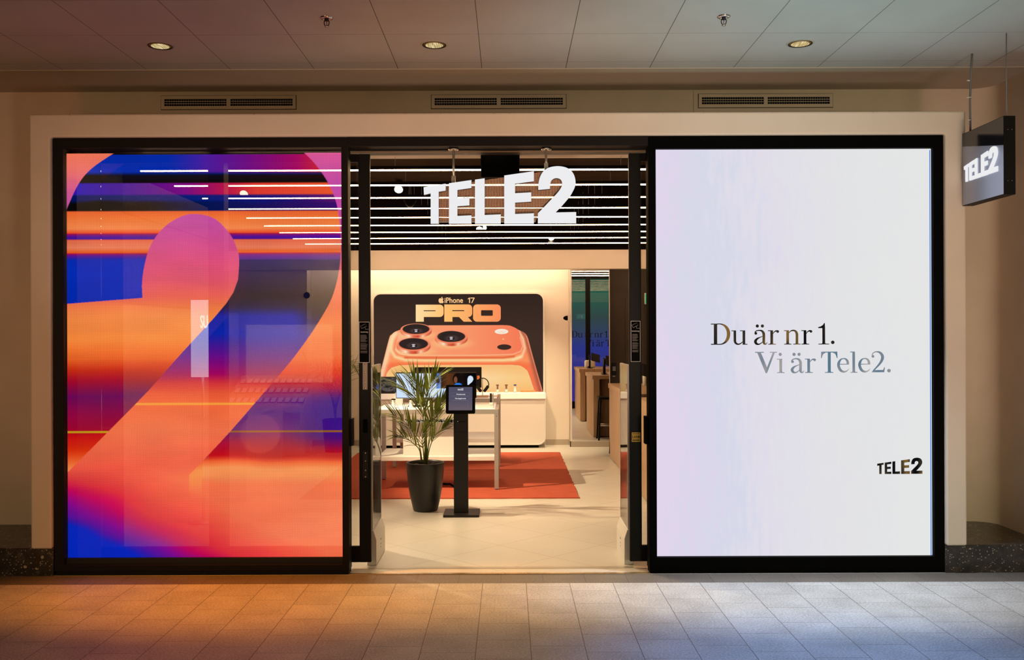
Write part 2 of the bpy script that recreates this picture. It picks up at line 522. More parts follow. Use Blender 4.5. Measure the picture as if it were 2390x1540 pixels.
M_COVE = emission_mat('cove_light', (1.0, 0.77, 0.50), 18.0)
M_SPOTDISC = emission_mat('spot_lens', (1.0, .90, .72), 6.0)
M_LOGO = emission_mat('lit_white_letter', (.84, .84, .86), 1.0)
M_GOLDRING = mat('reflector_gold', (.9, .72, .40), .28, 1.0)
M_DARKMATT = mat('dark_matt_profile', (.006, .005, .005), .9, spec=0)
M_GREY = mat('mid_grey_print', (.20, .19, .19), .6)
M_OFFW = mat('off_white_print', (.75, .70, .66), .5, emis=(.75, .7, .66), strength=.05)
M_CURT = plaster('sheer_curtain', (.55, .47, .45), .05)


# ------------------------------------------------------------------ painted screens (colour grids)
def grid_screen(name, x0, x1, z0, z1, Y, nx, nz, paint, material, parent, flip=False):
    """a flat panel of nx*nz points at depth Y whose colour attribute is paint(px, py) sampled in photo-sized units"""
    xs = np.linspace(x0, x1, nx); zs = np.linspace(z0, z1, nz)
    X, Z = np.meshgrid(xs, zs)
    u, w = (X * S(Y)), (Z - CAMZ) * S(Y)
    px = PX0 + u; py = PY0 - w
    dx = abs(px[0, 1] - px[0, 0]) / 4; dy = abs(py[1, 0] - py[0, 0]) / 4
    c = sum(lin_np(paint(px + a * dx, py + b * dy)) for a, b in ((-1, -1), (1, -1), (-1, 1), (1, 1))).reshape(-1, 3) / 4
    off = ORIG[parent.name]
    co = np.stack([X.ravel() - off[0], np.full(X.size, Y - off[1]), Z.ravel() - off[2]], 1).astype(np.float32)
    idx = np.arange(nx * nz).reshape(nz, nx)
    q = np.stack([idx[:-1, :-1], idx[:-1, 1:], idx[1:, 1:], idx[1:, :-1]], -1).reshape(-1, 4)
    me = bpy.data.meshes.new(name)
    me.vertices.add(len(co)); me.vertices.foreach_set('co', co.ravel())
    me.loops.add(q.size); me.loops.foreach_set('vertex_index', q.ravel().astype(np.int32))
    me.polygons.add(len(q)); me.polygons.foreach_set('loop_start', np.arange(0, q.size, 4, dtype=np.int32))
    me.update(calc_edges=True); me.validate()
    at = me.color_attributes.new('Col', 'FLOAT_COLOR', 'POINT')
    at.data.foreach_set('color', np.concatenate([c, np.ones((len(c), 1))], 1).astype(np.float32).ravel())
    me.materials.append(material)
    o = bpy.data.objects.new(name, me); COL.objects.link(o); o.parent = parent
    ORIG[o.name] = off
    return o


def cstops(t, stops):
    t = np.asarray(t, float); xs = [s[0] for s in stops]
    return np.stack([np.interp(t, xs, [s[1][k] for s in stops]) for k in range(3)], -1)


def sm(a, b, x):
    t = np.clip((x - a) / (b - a), 0, 1); return t * t * (3 - 2 * t)


def vnoise(px, py, sx, sy, seed):
    r = np.random.RandomState(seed); g = r.rand(64, 64)
    x = px / sx; y = py / sy
    xi = np.floor(x).astype(int); yi = np.floor(y).astype(int); fx = x - xi; fy = y - yi
    fx = fx * fx * (3 - 2 * fx); fy = fy * fy * (3 - 2 * fy)
    a = g[yi % 64, xi % 64]; b = g[yi % 64, (xi + 1) % 64]; c = g[(yi + 1) % 64, xi % 64]; d = g[(yi + 1) % 64, (xi + 1) % 64]
    return (a * (1 - fx) + b * fx) * (1 - fy) + (c * (1 - fx) + d * fx) * fy


def inpoly(px, py, poly):
    r = np.zeros(px.shape, bool); n = len(poly)
    for i in range(n):
        x1, y1 = poly[i]; x2, y2 = poly[(i + 1) % n]
        if y1 == y2: continue
        c = ((py > min(y1, y2)) & (py <= max(y1, y2)) & (px < (x2 - x1) * (py - y1) / (y2 - y1) + x1))
        r ^= c
    return r


def polydist(px, py, pts):
    d = np.full(px.shape, 1e9)
    for (x1, y1), (x2, y2) in zip(pts[:-1], pts[1:]):
        dx, dy = x2 - x1, y2 - y1
        t = np.clip(((px - x1) * dx + (py - y1) * dy) / (dx * dx + dy * dy), 0, 1)
        d = np.minimum(d, np.hypot(px - x1 - t * dx, py - y1 - t * dy))
    return d


def mixm(c, m, col):
    m = np.asarray(m, float)[..., None]
    return c * (1 - m) + (np.asarray(col, float)) * m


def paint_left(px, py):
    n1 = vnoise(px, py, 60, 12, 1) - .5; n2 = vnoise(px, py, 90, 40, 2) - .5
    y = py + n2 * 6
    # band of the big figure (behind the loop)
    tx = np.clip((px - 150) / 640, 0, 1)
    purple_row = cstops(tx, [(0, (0, 45, 175)), (.38, (5, 45, 175)), (.52, (80, 30, 165)), (.68, (120, 15, 135)), (.85, (170, 10, 100)), (.95, (215, 40, 45)), (1, (220, 60, 40))])
    row2 = cstops(tx, [(0, (40, 25, 175)), (.2, (75, 20, 160)), (.45, (130, 15, 130)), (.58, (190, 20, 80)), (.7, (228, 60, 50)), (1, (240, 90, 45))])
    row3 = cstops(tx, [(0, (0, 20, 90)), (.5, (0, 30, 120)), (.8, (20, 20, 120)), (1, (100, 20, 110))])
    dark = np.zeros(px.shape + (3,)) + (14, 10, 8)
    row4 = cstops(tx, [(0, (8, 6, 6)), (.3, (10, 8, 12)), (.5, (0, 20, 80)), (1, (60, 15, 110))])
    org = cstops(py, [(486, (238, 95, 45)), (505, (246, 120, 55)), (530, (252, 140, 80)), (541, (246, 80, 40))])
    pur = cstops(py, [(541, (190, 20, 60)), (548, (95, 15, 150)), (554, (60, 20, 160)), (557, (220, 60, 60))])
    cor = cstops(py, [(557, (238, 110, 75)), (575, (240, 130, 95)), (586, (235, 95, 30)), (590, (200, 20, 60))])
    bl_left = cstops(py, [(588, (170, 10, 80)), (594, (95, 20, 150)), (604, (5, 45, 185)), (720, (0, 42, 180))])
    bl_right = cstops(py, [(588, (170, 10, 80)), (594, (110, 25, 140)), (602, (80, 35, 140)), (604, (24, 26, 95)), (640, (26, 22, 74)), (690, (20, 16, 40)), (715, (22, 22, 70)), (735, (6, 36, 165)), (775, (10, 38, 175)), (800, (60, 25, 155)), (835, (115, 10, 135)), (870, (165, 5, 95)), (890, (215, 50, 60)), (915, (238, 90, 55)), (940, (250, 105, 60)), (1000, (250, 118, 75)), (1060, (246, 100, 70)), (1110, (240, 80, 66)), (1150, (225, 50, 66))])
    br2 = cstops(py, [(588, (170, 10, 80)), (594, (110, 25, 140)), (602, (80, 35, 140)), (606, (24, 24, 90)), (640, (26, 22, 70)), (690, (18, 14, 34)), (730, (20, 20, 50)), (790, (60, 25, 150)), (850, (100, 20, 145))])
    k = sm(680, 740, px) * (py < 860)
    bl_right = bl_right * (1 - k[..., None]) + br2 * k[..., None]
    I = purple_row
    e1 = 406 + n1 * 3
    I = mixm(I, sm(397, 404, py), (0, 25, 100)); I = mixm(I, sm(402, 408, py), (12, 9, 8))
    s = sm(422, 426, py)[..., None]; I = I * (1 - s) + row2 * s
    s = sm(449, 455, py)[..., None]; I = I * (1 - s) + row3 * s
    s = sm(462, 473, py + n1 * 8)[..., None]; I = I * (1 - s) + row4 * s
    for a, b, r in ((488, 491, org), (540, 543, pur), (555, 558, cor)):
        s = sm(a, b, py)[..., None]; I = I * (1 - s) + r * s
    mid = np.where((px < 450)[..., None] & (py < 720)[..., None], bl_left, bl_right)
    s = sm(587, 590, py)[..., None]; I = I * (1 - s) + mid * s
    # outside the figure
    Oright = cstops(y, [(352, (225, 90, 150)), (430, (205, 80, 175)), (560, (205, 75, 165)), (620, (235, 90, 110)), (680, (248, 110, 80)), (760, (255, 130, 72)), (830, (252, 110, 58)), (865, (235, 60, 35)), (890, (200, 25, 55)), (930, (120, 20, 110)), (960, (82, 15, 120)), (1000, (105, 10, 110)), (1030, (165, 10, 60)), (1062, (195, 10, 25)), (1075, (245, 100, 50)), (1090, (255, 150, 85)), (1110, (252, 145, 85)), (1130, (250, 118, 72))])
    kk = sm(640, 790, px) * sm(900, 940, py) * (1 - sm(1010, 1060, py))
    Oright = mixm(Oright, kk * .75, (45, 10, 140))
    Oleft = cstops(y, [(352, (252, 125, 90)), (400, (240, 115, 110)), (450, (215, 90, 150)), (500, (195, 80, 180)), (600, (205, 80, 170)), (700, (248, 125, 70)), (735, (254, 145, 72)), (790, (255, 140, 60)), (835, (240, 100, 38)), (860, (205, 45, 20)), (885, (170, 10, 45)), (920, (112, 8, 90)), (970, (110, 8, 80)), (995, (165, 5, 50)), (1012, (205, 15, 20)), (1045, (228, 50, 12)), (1075, (240, 100, 45)), (1095, (252, 145, 75))])
    T = cstops(y, [(500, (200, 80, 165)), (540, (210, 80, 155)), (600, (225, 80, 130)), (650, (230, 85, 110)), (690, (238, 100, 85)), (712, (248, 125, 72)), (735, (252, 140, 72)), (790, (255, 140, 60)), (835, (240, 100, 38)), (860, (205, 45, 20)), (885, (170, 10, 45)), (920, (112, 8, 90)), (995, (165, 5, 50)), (1012, (205, 15, 20)), (1045, (228, 50, 12)), (1095, (252, 145, 75))])
    # outlines
    outer = catmull([(140, 560), (152, 500), (163, 470), (185, 425), (215, 390), (271, 352), (330, 320)], 8)
    outerR = catmull([(650, 320), (708, 352), (755, 405), (783, 462), (794, 520), (796, 585), (790, 640), (772, 700), (734, 765), (700, 813), (671, 850), (600, 932), (537, 1004), (474, 1071), (440, 1106)], 8)
    poly_outer = outer + outerR + [(440, 1400), (100, 1400), (100, 560)]
    line = [(559, 612), (556, 650), (545, 680), (528, 706), (499, 740), (425, 820), (344, 911), (250, 1006), (151, 1104), (100, 1154)]
    drop = catmull([(333, 692), (332, 657), (338, 615), (350, 575), (372, 540), (405, 512), (447, 497), (500, 507), (538, 545), (556, 585), (559, 612)], 8) + line[1:] + [(100, 709), (150, 706)]
    in_outer = inpoly(px, py, poly_outer); in_drop = inpoly(px, py, drop)
    c = np.where(in_outer[..., None], I, np.where((px < 470)[..., None], Oleft, Oright))
    c = np.where(in_drop[..., None], T, c)
    # thin glowing edge and lines
    c = mixm(c, (~in_outer) & (py > 935) & (py < 1012) & (np.abs(py - 1005) < 2.2) & (px > 480), (150, 90, 20))
    c = mixm(c, in_drop & (np.abs(py - 1005) < 2.2) & (px < 252), (205, 160, 20))
    c = mixm(c, in_outer & ~in_drop & (np.abs(py - 940) < 2.6) & (px > 300) & (px < 600), (254, 165, 60))
    # bottom: orange to red to violet to blue
    s_ = (py - 1100) - .5 * (px - 150) + n2 * 22
    B = cstops(s_, [(-300, (253, 128, 84)), (-110, (252, 112, 74)), (-60, (246, 85, 66)), (-10, (232, 50, 62)), (25, (205, 8, 90)), (62, (140, 10, 145)), (92, (85, 20, 160)), (118, (10, 38, 190)), (220, (0, 40, 185))])
    k = np.where(in_outer, sm(1085, 1150, py + (px - 150) * .10), sm(1100, 1160, py)); k = np.where(in_drop, sm(1140, 1200, py), k)
    c = c * (1 - k[..., None]) + B * k[..., None]
    c = c * (1 + (n1 * .035 + n2 * .06)[..., None])
    top = (py < 358) & in_outer
    c = mixm(c, top, (4, 3, 3))
    return c


def z2(x, y):  # poster zoom (810,660) scale 3.85 -> photo px
    return (810 + x / 3.85, 660 + y / 3.85)


def paint_poster(px, py):
    X = (px - 810) * 3.85; Y = (py - 660) * 3.85
    c = cstops(Y, [(90, (52, 38, 32)), (500, (66, 48, 40)), (980, (60, 44, 37))])
    def E(cx, cy, rx, ry, soft=.03):
        r = np.hypot((X - cx) / rx, (Y - cy) / ry); return 1 - sm(1 - soft, 1 + soft, r)
    def PM(pts): return inpoly(X, Y, catmull(pts, 6)).astype(float)
    body = PM([(225, 1100), (285, 850), (330, 680), (380, 490), (400, 462), (432, 436), (500, 412), (600, 390), (750, 380), (1000, 380), (1400, 380), (1480, 392), (1545, 425), (1590, 447), (1622, 490), (1655, 610), (1690, 740), (1755, 970), (1790, 1100)])
    bc = cstops(Y, [(380, (255, 150, 108)), (620, (255, 140, 90)), (700, (255, 150, 95)), (740, (250, 120, 75)), (980, (245, 120, 80))])
    c = c * (1 - body[..., None]) + bc * body[..., None]
    # rim lights on the sides
    dl = polydist(X, Y, [(245, 1100), (300, 860), (348, 690), (398, 500), (440, 450)])
    c = mixm(c, body * np.exp(-(dl / 26) ** 2) * .75, (255, 232, 190))
    dr = polydist(X, Y, [(1570, 440), (1605, 500), (1640, 620), (1675, 750), (1740, 990)])
    c = mixm(c, body * np.exp(-(dr / 20) ** 2) * .8, (165, 88, 68))
    dr2 = polydist(X, Y, [(1545, 440), (1580, 500), (1598, 590), (1570, 660), (1490, 690)])
    c = mixm(c, body * np.exp(-(dr2 / 12) ** 2) * .9, (255, 205, 160))
    dr3 = polydist(X, Y, [(1615, 480), (1650, 600), (1690, 745), (1752, 970)])
    c = mixm(c, body * np.exp(-(dr3 / 6) ** 2) * .8, (255, 150, 110))
    # highlight below the camera plateau
    dh = polydist(X, Y, [(415, 470), (398, 540), (395, 600), (430, 660), (520, 688), (700, 694), (1400, 694), (1500, 688), (1560, 665)])
    c = mixm(c, body * np.exp(-(dh / 16) ** 2) * .85, (255, 226, 165))
    db = polydist(X, Y, [(520, 668), (700, 672), (1400, 672), (1500, 660)])
    c = mixm(c, body * np.exp(-(db / 9) ** 2) * .8, (225, 95, 55))
    d3 = polydist(X, Y, [(400, 725), (700, 728), (1400, 728), (1560, 720), (1650, 800)])
    c = mixm(c, body * np.exp(-(d3 / 14) ** 2) * .5, (255, 120, 70))
    # plateau
    plat = PM([(430, 600), (438, 560), (455, 490), (480, 430), (560, 395), (700, 381), (1000, 380), (1400, 380), (1490, 395), (1542, 430), (1560, 490), (1580, 570), (1562, 618), (1490, 642), (1200, 650), (600, 650), (500, 645), (455, 628)])
    pc = cstops(X, [(430, (255, 180, 140)), (700, (255, 160, 115)), (1100, (253, 150, 105)), (1580, (250, 125, 88))])
    c = c * (1 - plat[..., None]) + pc * plat[..., None]
    pe = polydist(X, Y, [(435, 600), (470, 632), (560, 650), (1200, 650), (1490, 642), (1560, 615), (1578, 570), (1556, 490)])
    c = mixm(c, np.exp(-(pe / 4.5) ** 2) * .75, (255, 205, 165))
    # glass back panel
    gl = PM([(345, 1100), (350, 850), (365, 800), (400, 762), (470, 742), (560, 738), (1000, 738), (1480, 740), (1560, 750), (1615, 790), (1640, 850), (1678, 970), (1700, 1100)])
    gc = cstops(Y, [(740, (250, 190, 118)), (850, (255, 205, 132)), (980, (252, 190, 112))])
    gk = np.exp(-((X - 1150) / 330) ** 2) * np.exp(-((Y - 880) / 120) ** 2)
    gc = gc + gk[..., None] * np.array((3, 14, 30))
    c = c * (1 - gl[..., None]) + gc * gl[..., None]
    ge = polydist(X, Y, [(350, 850), (365, 800), (400, 762), (470, 742), (560, 738), (1480, 740), (1560, 750), (1615, 790), (1640, 850), (1678, 970)])
    c = mixm(c, body * np.exp(-(ge / 4) ** 2) * .7, (255, 215, 150))
    # camera rings
    for cx, cy, rx, ry, h in ((936, 480, 125, 50, 24), (620, 412, 120, 45, 22), (597, 545, 130, 52, 26)):
        gm = E(cx, cy + h + ry * .75, rx * 1.35, ry * .9, .5) * .5
        c = mixm(c, gm * plat, (255, 215, 140))
        for k in np.linspace(1, 0, 7):
            t = np.clip((X - cx) / rx, -1.3, 1.3)
            rc = cstops(t, [(-1.2, (235, 110, 70)), (-.75, (255, 190, 150)), (-.55, (255, 225, 190)), (-.2, (225, 105, 75)), (.15, (205, 75, 50)), (.5, (255, 205, 165)), (.8, (235, 120, 85)), (1.2, (190, 80, 60))])
            m_ = E(cx, cy + 4 + h * k, rx * 1.16, ry * 1.17)
            c = c * (1 - m_[..., None]) + rc * m_[..., None]
        m_ = E(cx, cy + 4, rx * 1.16, ry * 1.17); c = mixm(c, m_, (252, 150, 112))
        m_ = E(cx, cy + 5, rx * 1.09, ry * 1.1); c = mixm(c, m_, (245, 130, 92))
        m_ = E(cx, cy, rx, ry); c = mixm(c, m_, (50, 38, 36))
        c = mixm(c, E(cx + 5, cy + 16, rx * .45, ry * .5, .4) * .5, (100, 78, 72))
        c = mixm(c, E(cx + 2, cy + 16, rx * .22, ry * .34, .2) * .8, (20, 15, 20))
        c = mixm(c, E(cx, cy + 8, rx * .13, ry * .10, .4), (225, 215, 225)); c = mixm(c, E(cx, cy + 22, rx * .11, ry * .10, .4), (235, 230, 240))
    c = mixm(c, E(1388, 437, 61, 23), (255, 240, 225)); c = mixm(c, E(1388, 440, 40, 14, .3) * .5, (245, 215, 190))
    c = mixm(c, E(1403, 505, 8, 5), (255, 205, 140))
    c = mixm(c, E(1412, 577, 63, 25), (62, 45, 38))
    return c


def paint_monitor(px, py):
    c = np.zeros(px.shape + (3,)) + (214, 232, 255)
    c = mixm(c, (px < 1016) * sm(960, 925, px) * .4, (190, 215, 250))
    r = px > 1018
    pic = cstops(px, [(1018, (60, 110, 205)), (1027, (120, 155, 215)), (1030, (60, 35, 20)), (1045, (95, 55, 28)), (1060, (80, 45, 25)), (1066, (60, 35, 22)), (1082, (18, 12, 12)), (1090, (14, 10, 10)), (1091, (6, 6, 8)), (1112, (6, 6, 8))])
    c = np.where(r[..., None], pic, c)
    c = mixm(c, (np.hypot((px - 1022), (py - 888) / 1.3) < 4.5), (60, 40, 45))
    c = mixm(c, r & (py > 906) & (px < 1042), (200, 222, 245))
    c = mixm(c, (np.hypot((px - 1068) / 12, (py - 884) / 14) < 1), (22, 14, 12))
    c = mixm(c, (np.hypot((px - 1063) / 4, (py - 886) / 8) < 1), (120, 75, 50))
    c = mixm(c, r & (np.hypot((px - 1069) / 10, (py - 901) / 8) < 1) & (py > 893), (40, 120, 225))
    tear = inpoly(px, py, [(1091, 900), (1091, 883), (1093, 878), (1098, 876), (1103, 879), (1104.5, 885), (1102, 890)])
    c = mixm(c, tear, (215, 230, 250))
    return c


# ------------------------------------------------------------------ logo outlines (photo-measured, normalised to baseline and left edge)
def _c1(pts): return [(800 + x / 3.208 - 988, 522 - (320 + y / 3.208)) for x, y in pts]
def _c2(pts): return [(1170 + x / 9.06 - 988, 522 - (370 + y / 9.06)) for x, y in pts]
LOGO = [
    _c1([(605, 375), (770, 348), (770, 400), (718, 408), (718, 648), (658, 648), (658, 420), (608, 432)]),
    _c1([(795, 345), (963, 321), (963, 380), (858, 395), (858, 458), (948, 453), (948, 510), (858, 517), (858, 590), (963, 585), (963, 648), (795, 648)]),
    _c1([(990, 318), (1062, 308), (1062, 583), (1183, 578), (1183, 648), (990, 648)]),
    _c1([(1209, 287), (1431, 255), (1431, 330), (1290, 348), (1290, 420), (1411, 413), (1411, 482), (1290, 490), (1290, 575), (1431, 570), (1431, 648), (1209, 648)]),
    _c2([(775, 1370), (775, 1155)] + catmull([(900, 1030), (1060, 860), (1160, 755), (1230, 670), (1275, 590), (1288, 530), (1275, 470), (1235, 428), (1170, 412), (1110, 425), (1060, 465), (1037, 525), (1030, 590)], 3) + [(1028, 640), (783, 662)] +
        catmull([(785, 560), (792, 490), (815, 400), (865, 300), (950, 220), (1060, 175), (1210, 160), (1360, 185), (1470, 250), (1540, 350), (1570, 480), (1560, 590), (1510, 700), (1450, 800), (1340, 935), (1240, 1045)], 3) + [(1150, 1138), (1583, 1130), (1583, 1370)]),
]
LOGO_W, LOGO_H = 357.0, 134.0


def logo_parts(conv_point, mb_for=None):
    return [[conv_point(a, b) for a, b in l] for l in LOGO]


# serif line of text: list of (outline, is_strip)
def serif_glyphs():
    G = []; LET = []
    def mark(): LET.append(G[:]); G.clear()
    def rect(x0, x1, y0, y1): G.append(([(x0, y0), (x1, y0), (x1, y1), (x0, y1)], 0))
    def st(*p): G.append((stroke(list(p)), 1))
    def po(*p): G.append((list(p), 0))
    def dot(x, y, r): G.append((circ(x, y, r), 0))
    def foot(x0, x1, sx0, sx1, y, dy=19, up=26):   # bracketed serif
        po((x0, y), (x0, y - dy * .8), (sx0 - 8, y - dy), (sx0, y - up - 8), (sx1, y - up - 8), (sx1 + 8, y - dy), (x1, y - dy * .8), (x1, y))
    def D(dx=0, dy=0):
        rect(155 + dx, 230 + dx, 185 + dy, 650 + dy); rect(88 + dx, 240 + dx, 180 + dy, 200 + dy); rect(88 + dx, 240 + dx, 637 + dy, 657 + dy)
        st((225 + dx, 190 + dy, 20), (300 + dx, 188 + dy, 22), (380 + dx, 215 + dy, 42), (440 + dx, 270 + dy, 62), (478 + dx, 350 + dy, 74), (485 + dx, 425 + dy, 76), (472 + dx, 500 + dy, 72), (430 + dx, 580 + dy, 54), (365 + dx, 630 + dy, 32), (300 + dx, 647 + dy, 22), (225 + dx, 648 + dy, 20))
    def u():
        rect(548, 655, 335, 353); rect(598, 655, 340, 575)
        st((626, 565, 57), (636, 605, 52), (668, 638, 42), (715, 646, 30), (760, 628, 24), (802, 592, 16))
        rect(742, 860, 335, 353); rect(800, 860, 340, 652); rect(800, 910, 640, 658)
    def a(dx, dy):
        dot(1132 + dx, 237 + dy, 36); dot(1247 + dx, 237 + dy, 36); dot(1098 + dx, 403 + dy, 31)
        q = lambda *l: st(*[(x + dx, y + dy, w) for x, y, w in l])
        q((1080, 400, 22), (1086, 368, 22), (1125, 343, 22), (1185, 336, 28), (1238, 352, 44), (1270, 395, 58), (1278, 450, 60), (1278, 600, 58), (1296, 640, 44), (1332, 642, 20), (1355, 604, 9))
        q((1256, 468, 14), (1200, 490, 20), (1130, 525, 42), (1088, 580, 62), (1108, 632, 54), (1160, 650, 30), (1212, 628, 20), (1256, 590, 15))
    def r(dx, dy=0):
        rect(1372 + dx, 1480 + dx, 335 + dy, 353 + dy); rect(1425 + dx, 1486 + dx, 340 + dy, 650 + dy); foot(1375 + dx, 1550 + dx, 1425 + dx, 1486 + dx, 657 + dy)
        st((1484 + dx, 412 + dy, 12), (1515 + dx, 370 + dy, 20), (1555 + dx, 350 + dy, 32), (1590 + dx, 352 + dy, 36)); dot(1590 + dx, 363 + dy, 30)
    def n():
        rect(1733, 1840, 335, 353); rect(1783, 1843, 340, 650); foot(1733, 1900, 1783, 1843, 657)
        st((1841, 396, 14), (1885, 352, 24), (1945, 340, 34), (1995, 362, 48), (2020, 420, 58), (2022, 500, 58), (2022, 640, 58)); foot(1937, 2105, 1993, 2051, 657)
    def one():
        d = 2118
        rect(475 + d, 538 + d, 260, 650); po((380 + d, 268), (440 + d, 250), (485 + d, 222), (515 + d, 175), (531 + d, 172), (538 + d, 290), (385 + d, 290)); foot(385 + d, 628 + d, 475 + d, 538 + d, 657)
    for f_ in (D, u, lambda: a(0, 0), lambda: r(0), n, lambda: r(748), one, lambda: dot(708 + 2118, 612, 40)): f_(); mark()
    k1 = len(LET)
    def V():
        rect(1080, 1275, 822, 842); rect(1412, 1572, 822, 842)
        po((1128, 838), (1210, 838), (1368, 1222), (1345, 1302), (1315, 1302)); po((1478, 838), (1524, 838), (1348, 1302), (1322, 1300), (1325, 1230))
    V(); mark()
    dot(1645, 880, 36); rect(1572, 1690, 980, 998); rect(1625, 1685, 985, 1290); foot(1572, 1740, 1625, 1685, 1300); mark()
    a(823, 643); mark(); r(828, 643); mark()
    d = 2118
    rect(447 + d, 810 + d, 822, 842)
    po((447 + d, 822), (560 + d, 840), (500 + d, 870), (472 + d, 920), (460 + d, 968), (443 + d, 968)); po((810 + d, 822), (700 + d, 840), (760 + d, 870), (785 + d, 920), (797 + d, 968), (815 + d, 968))
    rect(595 + d, 662 + d, 825, 1290); foot(530 + d, 720 + d, 595 + d, 662 + d, 1300); mark()
    def e(dx):
        rect(860 + dx, 1072 + dx, 1098, 1116)
        st(*[(x + dx, y, w) for x, y, w in ((1046, 1112, 56), (1040, 1045, 52), (1000, 992, 38), (940, 980, 22), (884, 1004, 36), (842, 1075, 58), (838, 1150, 62), (876, 1236, 60), (945, 1277, 44), (1020, 1262, 24), (1072, 1208, 8))])
    e(d); mark()
    rect(1098 + d, 1200 + d, 822, 840); rect(1148 + d, 1207 + d, 825, 1290); foot(1100 + d, 1260 + d, 1148 + d, 1207 + d, 1300); mark()
    e(475 + d); mark()
    dot(1610 + d, 932, 31)
    st(*[(x + d, y, w) for x, y, w in ((1592, 925, 20), (1600, 880, 20), (1636, 842, 22), (1705, 828, 28), (1775, 852, 50), (1822, 920, 66), (1818, 1000, 64), (1768, 1090, 48), (1690, 1180, 34), (1612, 1262, 28))])
    po((1578 + d, 1291), (1620 + d, 1243), (1838 + d, 1240), (1862 + d, 1180), (1880 + d, 1180), (1862 + d, 1291))
    mark(); dot(1970 + d, 1255, 40); mark()
    return LET[:k1], LET[k1:]


# ================================================================== SETTING
def struct(mb, name, m, parent=None, bevel=0):
    o = mb.build(name, m, parent, bevel)
    if parent is None: o['kind'] = 'structure'
    return o


ZC = 3.68
struct(MB().box(-7, 7, -9.5, -.244, -.06, 0), 'floor', M_FLOOR)
struct(MB().box(-7, 7, -.244, -.002, -.06, 0), 'floor', M_STRIP)
struct(MB().box(-5.2, 4.4, -.002, 8.1, -.06, .0), 'floor', M_SHOPFLOOR)
struct(MB().box(-7, 4.4, -9.5, .2, ZC, ZC + .05), 'ceiling', M_CEIL)
struct(MB().box(-7, 4.4, .2, .86, ZC + .004, ZC + .05), 'ceiling', M_SOFFIT)
# upper back wall band with the vents and the two side bays
struct(MB().box(-3.30, 3.15, .84, .94, 3.25, ZC + .004), 'wall_upper', M_WALL)
struct(MB().box(-7, -3.30, .84, .94, .0, ZC + .004), 'wall_left', M_WALL)
rb = MB()
arc = [(3.15, .84)] + [(3.88 - .16 + .16 * math.sin(a), .84 - .16 + .16 * math.cos(a)) for a in np.linspace(0, PI / 2, 33)] + [(3.88, -9.5), (4.0, -9.5), (4.0, .94), (3.15, .94)]
rb.prism(arc, 0, ZC + .004, plane='xy')
wr = struct(rb, 'wall_right', M_WALL)
# thin seam strip on the upper wall
struct(MB().box(1.497, 1.52, .830, .841, 3.30, ZC), 'trim_1', M_WALL)
struct(MB().box(-7, 4.0, .192, .206, ZC - .006, ZC + .002), 'trim_2', M_SOFFIT)

# plaster portal round the shop front
po = MB()
oxl, oxr, ixl, ixr, ozt, izt = -3.415, 3.268, -3.268, 3.122, 3.302, 3.139
po.prism([(oxl, .20), (ixl, .20), (ixl, izt), (ixr, izt), (ixr, .20), (oxr, .20), (oxr, ozt), (oxl, ozt)], -.03, .86)
struct(po, 'trim_3', M_SURR, bevel=.012)
# stone plinths
struct(MB().box(-7, -3.268, -.002, .86, 0, .20), 'trim_4', M_GRAN, bevel=.004)
struct(MB().box(3.122, 3.90, -.002, .86, 0, .20), 'trim_5', M_GRAN, bevel=.004)

# shop shell
struct(MB().box(-5.2, 4.4, 8.0, 8.1, 0, 3.6), 'wall_back', M_DARKWALL)
struct(MB().box(-3.06, .94, 7.9, 7.99, 0, 3.6), 'wall_back_white', M_WHITEWALL)
struct(MB().box(-4.5, -3.06, 7.55, 7.99, 0, 3.6), 'wall_back_left', M_WHITEWALL)
struct(MB().box(-4.6, -4.42, .95, 7.95, 0, 3.6), 'wall_shop_left', M_WHITEWALL)
struct(MB().box(4.2, 4.3, .95, 7.95, 0, 3.6), 'wall_shop_right', M_DARKWALL)
struct(MB().box(-3.27, 3.12, .3, .95, 3.2, 3.25), 'ceiling', M_SHOPCEIL)
struct(MB().box(-4.5, 4.2, .95, 2.4, 3.2, 3.25), 'ceiling', M_SHOPCEIL)
struct(MB().box(-4.5, 4.2, 2.4, 8.0, 3.6, 3.65), 'ceiling', M_OPENCEIL)
struct(MB().box(-4.4, 4.2, 7.40, 7.55, 2.70, 2.985), 'wall_bulkhead', M_WHITEWALL)
struct(MB().box(-4.4, 4.2, 7.41, 7.55, 2.985, 3.6), 'wall_bulkhead_upper', M_OPENCEIL)
# front wall inside, behind the modules
struct(MB().box(-4.6, -3.27, .95, 1.05, 0, 3.6), 'wall_front_left', M_DARKWALL)
struct(MB().box(3.12, 4.3, .95, 1.05, 0, 3.6), 'wall_front_right', M_DARKWALL)
struct(MB().box(-3.27, 3.12, .125, .30, 3.062, 3.30), 'trim_6', M_BLACK)
struct(MB().box(-3.27, -3.15, .125, .95, 0, 3.2), 'trim_7', M_BLACK)
struct(MB().box(3.02, 3.12, .125, .95, 0, 3.2), 'trim_8', M_BLACK)
# mirror column
cx0, cx1 = .945, 1.545
struct(MB().box(cx0, cx1, 7.62, 7.99, 0, 3.6), 'wall_column', M_WHITEWALL)
# baseboards
M_BASE = mat('stone_baseboard', (.42, .36, .29), .5)
struct(MB().box(.57, .94, 7.885, 7.90, 0, .085), 'baseboard_back', M_BASE)
struct(MB().box(-3.05, -2.12, 7.885, 7.90, 0, .085), 'baseboard_left', M_BASE)
struct(MB().box(cx0 - .012, cx1, 7.605, 7.62, 0, .085), 'baseboard_column', M_BASE)
struct(MB().box(cx0 - .012, cx0, 7.605, 7.90, 0, .085), 'baseboard_column_side', M_BASE)
